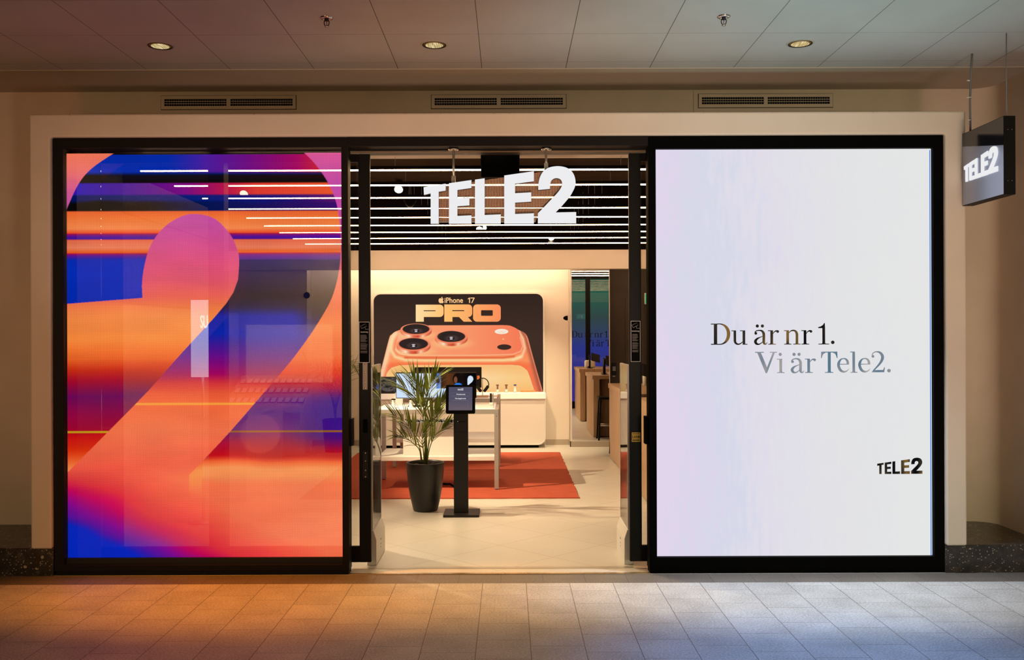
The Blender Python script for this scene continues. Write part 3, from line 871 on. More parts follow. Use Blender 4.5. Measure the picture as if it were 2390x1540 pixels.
# threshold and door track
struct(MB().box(-1.15, 1.01, -.004, .028, 0, .006), 'trim_9', mat('brass_threshold', (.85, .68, .42), .22, .9))
struct(MB().box(-1.15, 1.01, .16, .215, 0, .003), 'trim_10', M_ALU)
# dark inner mullion behind the left display
struct(MB().box(-2.285, -2.165, .42, .54, 0, 3.2), 'trim_11', M_BLACK)

struct(MB().box(1.78, 1.885, .16, .25, 0, 3.2), 'trim_14', M_BLACK)
# beam over the entrance
bt = struct(MB().box(-1.15, 1.005, .0, .12, 3.07, 3.139), 'trim_12', M_BROWNBLACK, bevel=.002)
struct(MB().box(-1.15, 1.005, .118, .126, 3.050, 3.055), 'trim_13', mat('dull_bronze', (.30, .17, .09), .4, .6))


# ================================================================== LED DISPLAYS
def frame_ring(x0, x1, z0, z1, a0, a1, b0, b1, y0, y1):
    return MB().prism([[(x0, z0), (x1, z0), (x1, z1), (x0, z1)], [(a0, b0), (a1, b0), (a1, b1), (a0, b1)]], y0, y1)


# left display
lx0, lx1, lz0, lz1 = (124 - 1187) / 325.6, (813 - 1187) / 325.6, 0.0, 3.137
sx0, sx1 = (150 - 1187) / 325.6, (797 - 1187) / 325.6
sz0, sz1 = 1.72 - (1301 - 780) / 325.6, 1.72 + (780 - 352) / 325.6
LD = thing('led_display', ((lx0 + lx1) / 2, .05, 0), 'tall LED display window with an orange, pink and blue swirl, left of the doorway', 'display')
frame_ring(lx0, lx1, .03, lz1, sx0 - .006, sx1 + .002, sz0 - .045, sz1 + .03, .0, .12).build('frame', M_BROWNBLACK, LD, .004)
MB().box(lx0 + .01, lx1 - .005, .012, .12, 0, .03).build('kick_plate', M_BLACK, LD)
MB().box(sx0 - .004, sx1, .032, .05, sz0 - .045, sz0 - .002).build('lower_rail', M_CHAR, LD, label='charcoal rail under the lit picture')
M_LED = screen_mat('led_picture', strength=1.0, see=.20, grid=.0083)
grid_screen('lit_screen', sx0, sx1, sz0, sz1, .045, 520, 760, paint_left, M_LED, LD)

# right display
rx0, rx1 = (1514 - 1187) / 325.6, (2203 - 1187) / 325.6
tx0, tx1 = (1532 - 1187) / 325.6, (2180 - 1187) / 325.6
tz0, tz1 = 1.72 - (1302 - 780) / 325.6, 1.72 + (780 - 348) / 325.6
RD = thing('led_display', ((rx0 + rx1) / 2, .05, 0), 'tall white LED display window with Swedish slogan beside the right of the doorway', 'display')
frame_ring(rx0, rx1, .03, lz1, tx0, tx1, tz0, tz1, .0, .12).build('frame', M_TRUEBLACK, RD, .004)
MB().box(rx0 + .005, rx1 - .005, .012, .12, 0, .03).build('kick_plate', M_TRUEBLACK, RD)


def white_led():
    m = bpy.data.materials.new('led_white_picture'); m.use_nodes = True; nt = NT(m); nt.n.clear()
    src, v = coords(nt, (26, 1, 5), 'obj')
    sep = nt.new('ShaderNodeSeparateXYZ'); nt.link(src, sep.inputs[0])
    g = noise(nt, v, 1.0, 3)
    _, v2 = coords(nt, (1, 1, .5), 'obj'); g2 = noise(nt, v2, 1.2, 2)
    t = nt.math('ADD', nt.math('DIVIDE', nt.math('ADD', sep.outputs[0], 1.0), 2.0), nt.math('MULTIPLY', nt.math('SUBTRACT', g, .5), .42))
    t = nt.math('ADD', t, nt.math('MULTIPLY', nt.math('SUBTRACT', g2, .5), .5))
    c = nt.ramp(t, [(.0, lin((224, 213, 234))), (.22, lin((214, 216, 232))), (.34, lin((224, 220, 233))), (.6, lin((226, 226, 229))), (1, lin((228, 229, 228)))])
    w = nt.math('SINE', nt.math('MULTIPLY', sep.outputs[0], 2 * PI / .0083)); w2 = nt.math('SINE', nt.math('MULTIPLY', sep.outputs[2], 2 * PI / .0083))
    gg = nt.math('ADD', 1.0, nt.math('MULTIPLY', nt.math('MULTIPLY', w, w2), .03))
    e = nt.new('ShaderNodeEmission'); nt.link(c, e.inputs[0]); nt.link(gg, e.inputs[1])
    tr = nt.new('ShaderNodeBsdfTransparent'); tr.inputs[0].default_value = (.02, .02, .02, 1)
    ad = nt.new('ShaderNodeAddShader'); nt.link(e.outputs[0], ad.inputs[0]); nt.link(tr.outputs[0], ad.inputs[1])
    o = nt.new('ShaderNodeOutputMaterial'); nt.link(ad.outputs[0], o.inputs[0])
    return m


MB().add([(tx0, .04, tz0), (tx1, .04, tz0), (tx1, .04, tz1), (tx0, .04, tz1)], [(0, 1, 2, 3)]).build('lit_screen', white_led(), RD)
MB().box(tx1 - .0125, tx1 - .008, .034, .038, tz0, tz1 - .01).build('edge_light', emission_mat('blue_edge', (.03, .20, .85), .9), RD, label='thin blue line along the right edge of the screen')


def back_led():
    m = bpy.data.materials.new('led_back_glow'); m.use_nodes = True; nt = NT(m); nt.n.clear()
    src, v = coords(nt, kind='obj'); sep = nt.new('ShaderNodeSeparateXYZ'); nt.link(src, sep.inputs[0])
    t = nt.math('DIVIDE', sep.outputs[2], 3.1)
    c = nt.ramp(t, [(.1, (.055, .035, .34)), (.46, (.035, .05, .36)), (.56, (.045, .07, .17)), (.68, (.045, .085, .09)), (.85, (.03, .15, .10)), (.97, (.02, .10, .07))])
    e = nt.new('ShaderNodeEmission'); nt.link(c, e.inputs[0]); e.inputs[1].default_value = .9
    o = nt.new('ShaderNodeOutputMaterial'); nt.link(e.outputs[0], o.inputs[0]); return m


MB().add([(tx0, .112, tz0), (tx1, .112, tz0), (tx1, .112, tz1), (tx0, .112, tz1)], [(0, 1, 2, 3)]).build('rear_screen', back_led(), RD, label='blue and green glow on the back of the screen')

# slogan text
g1, g2 = serif_glyphs()


def slogan_mat(name, kind):
    m = bpy.data.materials.new(name); m.use_nodes = True; nt = NT(m); nt.n.clear()
    src, v = coords(nt, (1, 1, .3), 'obj'); f = noise(nt, v, 7 if kind else 9, 3)
    if kind == 0: c = nt.ramp(f, [(.40, lin((14, 14, 16))), (.52, lin((52, 46, 36))), (.62, lin((128, 98, 52)))])
    else: c = nt.ramp(f, [(.38, lin((88, 118, 138))), (.52, lin((128, 136, 148))), (.66, lin((190, 176, 160)))])
    e = nt.new('ShaderNodeEmission'); nt.link(c, e.inputs[0])
    o = nt.new('ShaderNodeOutputMaterial'); nt.link(e.outputs[0], o.inputs[0]); m.cycles.emission_sampling = 'NONE'; return m


M_REAR = mat('slogan_rear', (.02, .02, .03), .6)
for gl, mm, lab in ((g1, slogan_mat('slogan_dark', 0), 'black serif letter of the first line'), (g2, slogan_mat('slogan_grey', 1), 'blue grey serif letter of the second line')):
    for side in (0, 1):
        yy = .0385 if side == 0 else .1135
        def cv(x, y):
            X, Z = ((1650 + x / 9.627) - 1187) / 325.6 * (6.757 + .0385) / 6.757, 1.72 - ((740 + y / 9.627) - 782.0) / 325.6
            return (X, yy, Z)
        for letter in gl:
            mb = MB()
            for outl, isst in letter:
                if isst: strip_faces(mb, outl, cv)
                else: mb.prism([(cv(*p)[0], cv(*p)[2]) for p in outl], yy, yy)
            mb.build('slogan_letter' if side == 0 else 'rear_letter', mm if side == 0 else M_REAR, RD, label=lab if side == 0 else None)
mb = MB()
for l in LOGO:
    mb.prism([((2046 + a * 106 / 357 - 1187) / 325.6 * 1.0057, 1.72 - (1114 - b * 38 / 134 - 783) / 325.6) for a, b in l], .0385, .0385)
mb.build('logo', slogan_mat('logo_dark', 0), RD, label='small black TELE2 logo')

# ================================================================== SLIDING DOORS
def sliding_door(name, x0, x1, stile0, stile1):
    r = sthing(name, ((x0 + x1) / 2, .185, 0))
    zt, zb = 3.048, .048
    MB().box(stile0, stile1, .17, .205, zb, zt).build('door_stile', M_BLACK, r, .003)
    lo, hi = (x0, stile0) if x0 < stile0 - .01 else (stile1, x1)
    MB().box(lo, hi, .172, .203, zb, .165).build('bottom_rail', M_BLACK, r, .002)
    MB().box(lo, hi, .172, .203, 2.99, zt).build('top_rail', M_BLACK, r, .002)
    MB().box(lo, hi, .186, .190, .165, 2.99).build('door_glass', M_GLASS, r)
    return r


dl = sliding_door('door_1', -3.0, -1.016, -1.101, -1.016)
MB().box(-1.098, -1.094, .182, .194, .165, 2.99).build('edge_strip', M_ALU, dl)
dr = sliding_door('door_2', .887, 2.9, .887, .975)
# lock plates on the left door
for z0, z1, nm, mm in ((1.72 - (908 - 780) / 317.6, 1.72 - (845 - 780) / 317.6, 'lock_plate', mat('dull_steel_plate', (.22, .18, .15), .45, .8)), (1.72 - (1115 - 780) / 317.6, 1.72 - (1052 - 780) / 317.6, 'lock_plate', M_CHAR)):
    x0 = -1.073
    p = MB().box(x0, x0 + .036, .1665, .170, z0, z1).build(nm, mm, dl, .001)
    for k, zz in enumerate((z0 + .012, z0 + .06, z1 - .07, z1 - .012)):
        MB().lathe([(.0001, -.0022), (.005, -.002), (.005, .001)], (x0 + .018, .1665, zz), 10, 'y').build('screw', M_CHROME, p)
MB().prism(rrect(-1.073, -1.037, 1.0, 1.10, .012), .1675, .170).build('pull_recess', M_TRUEBLACK, dl)
# bolt boxes on the module edges
MB().box(lx1 + .002, lx1 + .02, .04, .12, 1.72 - (1038 - 780) / 322, 1.72 - (975 - 780) / 322).build('latch_box', M_BLACK, LD)
MB().box(rx0 - .022, rx0 - .002, .03, .12, 1.72 - (1036 - 780) / 322, 1.72 - (972 - 780) / 322).build('latch_box', M_TRUEBLACK, RD)


def camera_sticker(x0, x1, label):
    z1, z0 = 1.72 + (780 - 750) / 317.6, 1.72 - (845 - 780) / 317.6
    r = thing('surveillance_sticker', ((x0 + x1) / 2, .169, z0), label, 'sticker')
    MB().box(x0, x1, .1682, .1698, z0, z1).build('sheet', M_TRUEBLACK, r)
    t = .0025
    frame_ring(x0, x1, z0, z1, x0 + t, x1 - t, z0 + t, z1 - t, .1676, .1682).build('border', M_OFFW, r)
    w = x1 - x0
    ic = MB(); c = ((x0 + x1) / 2 - .006, z1 - .032)
    def R(a, b): t_ = .45; return (c[0] + a * math.cos(t_) - b * math.sin(t_), .1678, c[1] + a * math.sin(t_) + b * math.cos(t_))
    L = [R(-.018, -.010), R(.022, -.010), R(.022, .010), R(-.018, .010), R(-.018, -.010)]
    ic.tube(L, .0006, 4); ic.tube([(c[0] + .012, .1678, c[1] - .004), (c[0] + .014, .1678, c[1] - .022), (x1 - .006, .1678, c[1] - .022)], .0006, 4)
    ic.build('camera_icon', M_OFFW, r)
    flat_text('bevakning', .0135, lambda a, b: ((x0 + x1) / 2 + a, .1678, z1 - .078 + b), 'heading', M_OFFW, r)
    ln = MB(); rr = random.Random(3)
    for k in range(22):
        if k in (9, 18): continue
        zz = z1 - .098 - k * .0062
        ln.box(x0 + .010, x0 + .010 + (w - .022) * rr.uniform(.7, 1), .1677, .1680, zz, zz + .0022)
    ln.build('small_print', M_GREY, r)


camera_sticker(-1.099, -1.022, 'black camera surveillance notice with white border on the left door stile')
camera_sticker(.898, .968, 'black camera surveillance notice with white border on the right door stile')
# yellow alarm sticker
x0, x1 = .902, .966; z1, z0 = 1.72 - (1010 - 780) / 317.6, 1.72 - (1032 - 780) / 317.6
al = thing('alarm_sticker', ((x0 + x1) / 2, .169, z0), 'small yellow LARM alarm sticker on the right door stile', 'sticker')
MB().box(x0, x1, .1684, .1698, z0, z1).build('sheet', mat('alarm_yellow', lin((214, 170, 20)), .5), al)
M_STKINK = mat('sticker_ink', (.012, .010, .008), .6)
flat_text('LARM', .026, lambda a, b: ((x0 + x1) / 2 + a, .1682, z0 + .028 + b), 'warning_word', M_STKINK, al, bold=.0006, sx=.84)
MB().box(x0 + .006, x1 - .006, .1681, .1684, z0 + .058, z0 + .062).build('small_print', M_STKINK, al)
MB().box(x0 + .006, x1 - .006, .1681, .1684, z0 + .009, z0 + .016).build('small_print', M_STKINK, al)

# ================================================================== HANGING LOGO SIGN
sg = thing('hanging_logo_sign', (-.06, .06, P(1160, 522, .04)[1]), 'large white lit TELE2 letters hanging on two rods in the doorway', 'sign')
def lg(a, b, Y=.04): return P(988 + a, 522 - b, Y)
for l, nm in zip(LOGO, 'TELE2'):
    pts = [lg(a, b) for a, b in l]
    o = MB().prism(pts, .045, .085).build('letter', M_BROWNBLACK, sg)
    MB().prism(pts, .0445, .040).build('lit_face', M_LOGO, o)
def mesh_mat():
    m = bpy.data.materials.new('perforated_backing'); m.use_nodes = True; nt = NT(m)
    b = nt.n['Principled BSDF']; b.inputs['Base Color'].default_value = (.62, .36, .24, 1); b.inputs['Roughness'].default_value = .4
    b.inputs['Metallic'].default_value = .3
    src, v = coords(nt, kind='obj'); sep = nt.new('ShaderNodeSeparateXYZ'); nt.link(src, sep.inputs[0])
    n_ = nt.math('MULTIPLY', noise(nt, v, 14, 2), 10.0)
    a = nt.math('SINE', nt.math('ADD', nt.math('MULTIPLY', sep.outputs[0], 2 * PI / .020), n_)); c = nt.math('SINE', nt.math('ADD', nt.math('MULTIPLY', sep.outputs[2], 2 * PI / .0082), nt.math('MULTIPLY', n_, .3)))
    k = nt.math('GREATER_THAN', nt.math('ADD', nt.math('MULTIPLY', a, .45), c), -.15)
    t = nt.new('ShaderNodeBsdfTransparent'); mx = nt.new('ShaderNodeMixShader'); nt.link(nt.math('ADD', nt.math('MULTIPLY', k, .62), .3), mx.inputs[0]); nt.link(t.outputs[0], mx.inputs[1]); nt.link(b.outputs[0], mx.inputs[2])
    nt.link(mx.outputs[0], nt.n['Material Output'].inputs[0]); return m
bp = [P(x, y, .09) for x, y in ((1022, 436), (1300, 396), (1318, 430), (1310, 450), (1255, 505), (1250, 517), (1022, 517))]
MB().prism(bp, .088, .091).build('perforated_backing', mesh_mat(), sg, label='fine brown mesh plate behind the letters')
MB().box(bp[0][0], bp[5][0], .086, .1, bp[5][1] - .004, bp[5][1] + .006).build('lower_bar', M_ALU, sg)
for px, zb in ((1058, 425), (1275, 395)):
    X, _ = P(px, 345, .07); zt = 3.069; Zb = P(px, zb, .07)[1]
    rod = MB().tube([(X, .1, Zb - .02), (X, .1, zt)], .0085, 14).build('rod', M_ALU, sg, label='brushed metal hanging rod')
    MB().box(X - .014, X + .014, .09, .112, Zb - .02, Zb + .05).build('bracket', M_ALU, rod, .002)
    fl = MB().lathe([(.0001, .004), (.036, .004), (.038, 0), (.036, -.006), (.012, -.008), (.0001, -.008)], (X, .1 - .02, zt - .006), 24).build('flange', M_CHROME, rod)
    for s in (-1, 1):
        MB().lathe([(.0001, -.014), (.006, -.013), (.006, -.004)], (X + s * .024, .075, zt - .006), 10).build('bolt', M_CHROME, rod)

# ================================================================== PROJECTING BLADE SIGN
bs = thing('projecting_sign', (3.28, -.32, 2.622), 'black projecting box sign with lit TELE2 letters hung from the ceiling at the right', 'sign')
bx0, bx1, by0, by1, bz0, bz1 = 3.240, 3.316, -.60, -.036, 2.622, 3.136
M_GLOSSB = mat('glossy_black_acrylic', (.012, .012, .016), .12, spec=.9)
MB().box(bx0, bx1, by0, by1, bz0, bz1).build('housing', M_BLACK, bs, .002)
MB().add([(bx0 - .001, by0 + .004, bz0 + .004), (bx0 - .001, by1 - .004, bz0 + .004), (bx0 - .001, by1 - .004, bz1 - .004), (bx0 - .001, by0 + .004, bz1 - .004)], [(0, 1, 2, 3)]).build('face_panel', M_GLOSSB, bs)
MB().add([(bx0 - .0012, by0 + .004, bz0 + .004), (bx0 - .0012, by1 - .004, bz0 + .004), (bx0 - .0012, by1 - .004, 3.045), (bx0 - .0012, by0 + .004, 2.945)], [(0, 1, 2, 3)]).build('reflection_panel', mat('painted_reflection', (.42, .46, .60), .33, .75), bs, label='blue grey satin panel painting the display reflection on the lower face')  # the display's reflection, painted as a tinted panel with a slanted top edge
for l in LOGO:
    pts = [(by1 - .040 - a / LOGO_W * .455, 2.785 + b / LOGO_H * .175) for a, b in l]
    o = MB().prism(pts, bx0 - .010, bx0 - .0012, plane='yz').build('letter', M_LOGO, bs)
for yy, zz in ((by0, bz1 - .09), (by0, bz0 + .09)):
    for xx in (bx0 + .026, bx0 + .052):
        MB().lathe([(.0001, -.001), (.003, -.001), (.003, .0005)], (xx, yy, zz), 8, 'y').build('screw', M_GREY, bs)
MB().tube([(3.266, -.585, bz1), (3.266, -.585, ZC)], .0035, 8).build('suspension_wire', M_GREY, bs)
w2 = MB().tube([(3.266, -.10, bz1), (3.264, -.10, 3.35), (3.268, -.11, 3.55), (3.266, -.13, ZC)], .0075, 8).build('power_cable', M_GREY, bs)
for z in (3.22, 3.38, 3.50):
    MB().lathe([(.011, -.003), (.011, .003)], (3.266, -.10, z), 10).box(3.243, 3.266, -.103, -.097, z - .003, z + .003).build('cable_tie', M_WHITE, w2)

# ================================================================== VENTS, DOWNLIGHTS, SPRINKLERS
def vent(px0, px1, py0, py1, label):
    Y = .84
    (x0, z1), (x1, z0) = P(px0, py0, Y), P(px1, py1, Y)
    z0, z1 = 3.540, 3.648
    r = thing('ventilation_grille', ((x0 + x1) / 2, Y, z0), label, 'vent', 'ventilation grilles above the shop front')
    b = .026; mid = (x0 + x1) / 2
    mb = MB().prism([[(x0, z0), (x1, z0), (x1, z1), (x0, z1)], [(x0 + b, z0 + b), (mid - .016, z0 + b), (mid - .016, z1 - b), (x0 + b, z1 - b)], [(mid + .016, z0 + b), (x1 - b, z0 + b), (x1 - b, z1 - b), (mid + .016, z1 - b)]], Y - .012, Y)
    mb.build('grille_frame', M_WALL, r, .002)
    MB().box(x0 - .004, x1 + .004, Y - .003, Y - .0005, z0 - .004, z1 + .004).build('painted_shadow_gap', M_CHAR, r)  # thin dark sheet that paints a shadow line round the frame
    for a, c in ((x0 + b, mid - .016), (mid + .016, x1 - b)):
        MB().box(a, c, Y - .0045, Y - .003, z0 + b, z1 - b).build('dark_duct', M_TRUEBLACK, r)
        lv = MB()
        for k in range(1, 3):
            zz = z0 + b + (z1 - z0 - 2 * b) * k / 3; lv.box(a, c, Y - .010, Y - .006, zz - .0022, zz + .0022)
        lv.build('louvre', M_WALL, r)
        vb = MB(); n = 26
        for k in range(1, n):
            xx = a + (c - a) * k / n; vb.box(xx - .0018, xx + .0018, Y - .006, Y - .003, z0 + b, z1 - b)
        vb.build('vertical_blades', M_GREY, r)


vent(377, 691, 222, 254, 'ventilation grille on the wall above the left display')
vent(1007, 1321, 221, 253, 'ventilation grille on the wall above the doorway')
vent(1630, 1943, 218, 251, 'ventilation grille on the wall above the right display')

for i, (x, y, c, e) in enumerate(DOWNLIGHTS):
    lab = ('recessed ceiling lamp above the left display', 'recessed ceiling lamp above the doorway', 'recessed ceiling lamp above the right display')[i]
    r = thing('recessed_downlight', (x, y, ZC), lab, 'ceiling lamp', 'recessed lamps in the ceiling')
    MB().lathe([(.0735, .0), (.075, -.0045), (.080, -.005), (.081, -.003)], (x, y, ZC), 40).build('inner_ring', M_CHAR, r)
    MB().lathe([(.081, -.003), (.090, -.004), (.093, -.001), (.093, .0)], (x, y, ZC), 40).build('trim_ring', M_SOFFIT, r)
    MB().lathe([(.073, -.002), (.068, -.0035), (.060, -.005)], (x, y, ZC), 40).build('reflector_rim', M_GOLDRING, r)
    m = bpy.data.materials.new('lamp_reflector'); m.use_nodes = True; nt = NT(m); nt.n.clear()
    src, v = coords(nt, (90, 4, 1), 'obj'); f = noise(nt, v, 1.6, 2)
    cc = nt.ramp(f, [(.35, (.28, .19, .06)), (.52, (.62, .46, .20)), (.66, (1, .9, .6))])
    em = nt.new('ShaderNodeEmission'); nt.link(cc, em.inputs[0]); em.inputs[1].default_value = .95; o_ = nt.new('ShaderNodeOutputMaterial'); nt.link(em.outputs[0], o_.inputs[0])
    m.cycles.emission_sampling = 'NONE'
    MB().lathe([(.0001, -.0022), (.040, -.0024), (.071, -.0026)], (x, y, ZC), 40).build('lamp_reflector', m, r)
    add_light('downlight_fill', 'SPOT', (x, y, ZC - .02), ((-1.78, -.06, 2.10)[i], -.46, 0), e, c, .04, spot=(35, 33, 35)[i], blend=1.0, wide=(2.1, 1.5, 2.2)[i])


def sprinkler(x, y, label):
    r = thing('sprinkler_head', (x, y, ZC), label, 'sprinkler', 'sprinklers in the ceiling')
    MB().lathe([(.041, 0), (.040, -.005), (.030, -.010), (.018, -.006), (.012, -.003)], (x, y, ZC), 28).build('escutcheon', M_CHROME, r)
    MB().lathe([(.013, 0), (.013, -.020), (.0001, -.020)], (x, y, ZC), 14).build('nozzle', M_CHAR, r)
    for s in (-1, 1):
        MB().tube([(x + s * .012, y, ZC - .016), (x + s * .016, y, ZC - .028), (x + s * .014, y, ZC - .043), (x + s * .004, y, ZC - .053)], .0028, 8).build('frame_arm', M_CHAR, r)
    MB().tube([(x, y, ZC - .018), (x, y, ZC - .052)], .0022, 8).build('glass_bulb', mat('red_bulb', (.4, .01, .01), .2), r)
    MB().lathe([(.0001, -.053), (.012, -.053), (.013, -.057), (.0001, -.058)], (x, y, ZC), 16).build('deflector', M_CHROME, r)


sprinkler(-1.118, -.93, 'sprinkler head in the ceiling near the lamp above the left display')
sprinkler(1.337, -.93, 'sprinkler head in the ceiling near the lamp above the right display')

# ================================================================== SHOP CEILING
for k in range(10):
    Y = .76 + k * .76
    r = thing('light_strip', (0, Y, 3.03), 'long thin glowing ceiling light line, number %s counted from the entrance' % ('one two three four five six seven eight nine ten'.split()[k]), 'ceiling light', 'glowing light lines under the shop ceiling')
    Y1 = Y
    MB().box(-2.93, 3.0, Y1 - .0065, Y1 + .0065, 3.026, 3.036).build('diffuser', M_STRIPLIGHT, r)
    MB().box(-2.935, 3.005, Y1 - .017, Y1 + .017, 3.036, 3.062).build('profile', M_DARKMATT, r)
    zt = 3.2 if Y < 2.3 else 3.6
    for xx in (-2.6, -.9, .9, 2.7):
        MB().tube([(xx, Y1, 3.062), (xx, Y1, zt)], .0016, 5).build('suspension_wire', M_GREY, r)

(hx0, _), (hx1, _) = P(1088, 370, .62), P(1250, 370, .62)
frame_ring_xy = MB().prism([[(hx0, .42), (hx1, .42), (hx1, .98), (hx0, .98)], [(hx0 + .004, .424), (hx1 - .004, .424), (hx1 - .004, .976), (hx0 + .004, .976)]], 3.196, 3.2, plane='xy')
struct(frame_ring_xy, 'trim_15', M_BLACK)
for i, ((x, y, z), tg) in enumerate(zip(SHOP_SPOTS, SHOP_SPOT_TARGET)):
    lab = ['round white spotlight left of the hanging letters near the entrance', 'tilted round spotlight below the hanging letters', 'small round spotlight beside the tilted one below the letters', 'round spotlight low right of the hanging letters',
           'round spotlight seen through the left display, right of its twin', 'round spotlight seen through the left display, left of its twin'][i]
    r = thing('track_spotlight', (x, y, z), lab, 'spotlight', 'spotlights under the shop ceiling')
    d = (Vector((x, y - 1.4, z - 1.1)) - Vector((x, y, z))).normalized() if i != 1 else (Vector((.5, -1.2, -.8))).normalized()
    c = Vector((x, y, z)); q = d.to_track_quat('Z', 'Y')
    def lt(prof, nm, m, par):
        mb = MB(); mb.lathe(prof, (0, 0, 0), 24); mb.v = [tuple(c + q @ Vector(v)) for v in mb.v]; return mb.build(nm, m, par)
    hd = lt([(.0001, -.12), (.035, -.12), (.045, -.10), (.045, .0), (.040, .002)], 'lamp_head', M_CHAR, r)
    lt([(.0001, -.001), (.041, -.001)], 'lens', M_SPOTDISC, hd)
    zt = 3.2 if y < 2.4 else 3.6
    pe = c - d * .08
    MB().tube([tuple(pe), (pe.x, pe.y, zt)], .009, 8).build('stem', M_CHAR, r)
    add_light('spotlight_beam', 'SPOT', tuple(c + d * .02), tg, tuple(round(v * 3.16) for v in (100, 100, 60, 90, 330, 80))[i], (1.0, 0.77, 0.46), .03, spot=58, blend=.7)

# black hanging monitor above the entrance
x0, z1 = P(1122, 355, .5); x1, z0 = P(1213, 413, .5)
r = thing('hanging_monitor', ((x0 + x1) / 2, .5, z0), 'black flat box hanging behind the header above the TELE2 letters', 'monitor')
MB().box(x0, x1, .5, .56, z0, z1).build('housing', M_TRUEBLACK, r, .006)
MB().box(x0 - .005, x1 + .005, .49, .60, z1, 3.2).build('ceiling_bracket', M_BLACK, r)
# dome camera
x, z = P(957, 470, 3.0)
r = thing('dome_camera', (x, 3.0, z), 'round black dome camera left of the hanging letters', 'camera')
MB().lathe([(.0001, -.06), (.025, -.055), (.048, -.035), (.06, 0), (.065, .005), (.065, .05), (.0001, .05)], (x, 3.0, z), 24).build('dome', M_TRUEBLACK, r)
MB().tube([(x, 3, z + .05), (x, 3, 3.6)], .012, 8).build('stem', M_CHAR, r)
# ducts in the open ceiling
for a, (x0, x1, y0, y1, z) in enumerate(((-1.6, -.2, 3.6, 5.4, 3.36), (.8, 1.2, 2.6, 7.2, 3.42))):
    MB().box(x0, x1, y0, y1, z, z + .17).build('air_duct', M_DARKMATT, None, .01, label=('wide flat duct in the dark shop ceiling behind the letters', 'long narrow duct in the dark shop ceiling at the right')[a], category='duct')
for a, (x0, x1) in enumerate(((-1.3, -.7), (1.0, 1.7))):
    MB().tube([(x0, 2.5, 3.57), (x1, 5.8, 3.57)], .02, 8).build('ceiling_pipe', M_STEEL, None, label=('thin pipe slanting across the open ceiling left of the letters', 'thin pipe slanting across the open ceiling right of the letters')[a], category='pipe')
# cove lamp behind the bulkhead
co = MB().box(-3.0, .88, 7.57, 7.62, 2.80, 2.83).build('cove_light', M_COVE, None, label='hidden warm light line washing the white back wall from above', category='light')

# ================================================================== BACK WALL: POSTER, CABINET, MIRROR
pxl, pxr = -2.09, .535; pz0, pz1 = .80, 2.345
ps = thing('lightbox_poster', (-.78, 7.87, pz0), 'wide dark lit poster of an orange phone with the words iPhone 17 PRO', 'poster')
MB().prism([rrect(pxl - .022, pxr + .022, pz0, pz1 + .022, .13, 10, (0, 0, 1, 1)), rrect(pxl, pxr, pz0 + .002, pz1, .11, 10, (0, 0, 1, 1))], 7.83, 7.896).build('rim', M_WHITELAC, ps, .003)
M_POST = screen_mat('poster_print', strength=.95)
YP = 7.868
grid_screen('print', pxl, pxr, pz0 + .002, pz1, YP, 520, 300, paint_poster, M_POST, ps)
# cut the print's square corners with the rounded rim
cm = MB()
for sx in (-1, 1):
    cxx = pxl if sx < 0 else pxr
    arcp = [(cxx - sx * .11 + sx * .11 * math.cos(a), pz1 - .11 + .11 * math.sin(a)) for a in np.linspace(0, PI / 2, 10)]
    cm.prism([(cxx + sx * .001, pz1 + .001)] + arcp, YP - .006, YP - .002)
cm.build('rim_corner', M_WHITELAC, ps)
def pq(px, py): return P(px, py, YP - .002)
def grad_emis(name, a, b, x0, x1):
    m = bpy.data.materials.new(name); m.use_nodes = True; nt = NT(m); nt.n.clear()
    g = nt.new('ShaderNodeNewGeometry'); sep = nt.new('ShaderNodeSeparateXYZ'); nt.link(g.outputs['Position'], sep.inputs[0])
    t = nt.math('DIVIDE', nt.math('SUBTRACT', sep.outputs[0], x0), x1 - x0)
    e = nt.new('ShaderNodeEmission'); nt.link(nt.ramp(t, [(0, a), (.35, b[0]), (1, b[1])]), e.inputs[0])
    o = nt.new('ShaderNodeOutputMaterial'); nt.link(e.outputs[0], o.inputs[0]); m.cycles.emission_sampling = 'NONE'; return m
M_PRO = grad_emis('poster_letters', lin((255, 220, 160)), (lin((255, 190, 110)), lin((252, 140, 90))), P(970, 0, YP)[0], P(1170, 0, YP)[0])
M_TITLE = emission_mat('poster_title', lin((253, 200, 140)), 1.0, 'NONE')
def A4(x, y): return pq(860 + x / 9.057, 680 + y / 9.057)
def A5(x, y): return pq(1060 + x / 6.417, 680 + y / 6.417)
def rarc(cx, cy, r, a0, a1, n=6): return [(cx + r * math.cos(a0 + (a1 - a0) * k / n), cy + r * math.sin(a0 + (a1 - a0) * k / n)) for k in range(n + 1)]
Pl = [(1000, 640), (1000, 280)] + rarc(1508, 360, 80, -PI / 2, 0) + rarc(1508, 460, 80, 0, PI / 2) + [(1170, 540), (1170, 640)]
slit = [(1168, 400), (1418, 400), (1418, 418), (1168, 418)]
mb = MB(); mb.prism([[A4(*p) for p in Pl], [A4(*p) for p in slit]], YP - .002, YP - .004)
mb.build('letter', M_PRO, ps)
o4 = lambda x: (860 + x / 9.057 - 1060) * 6.417
Rl = [(o4(1603), 453), (o4(1603), 195)] + rarc(213, 252, 57, -PI / 2, 0) + rarc(213, 326, 57, 0, PI / 2) + [(205, 383), (272, 453), (143, 453), (72, 383), (o4(1775), 383), (o4(1775), 453)]
sl2 = [(o4(1773), 281), (150, 281), (150, 295), (o4(1773), 295)]
mb = MB(); mb.prism([[A5(*p) for p in Rl], [A5(*p) for p in sl2]], YP - .002, YP - .004); mb.build('letter', M_PRO, ps)
Ol = rrect(283, 698, 195, 453, 58); Oh = rrect(403, 578, 281, 365, 10)
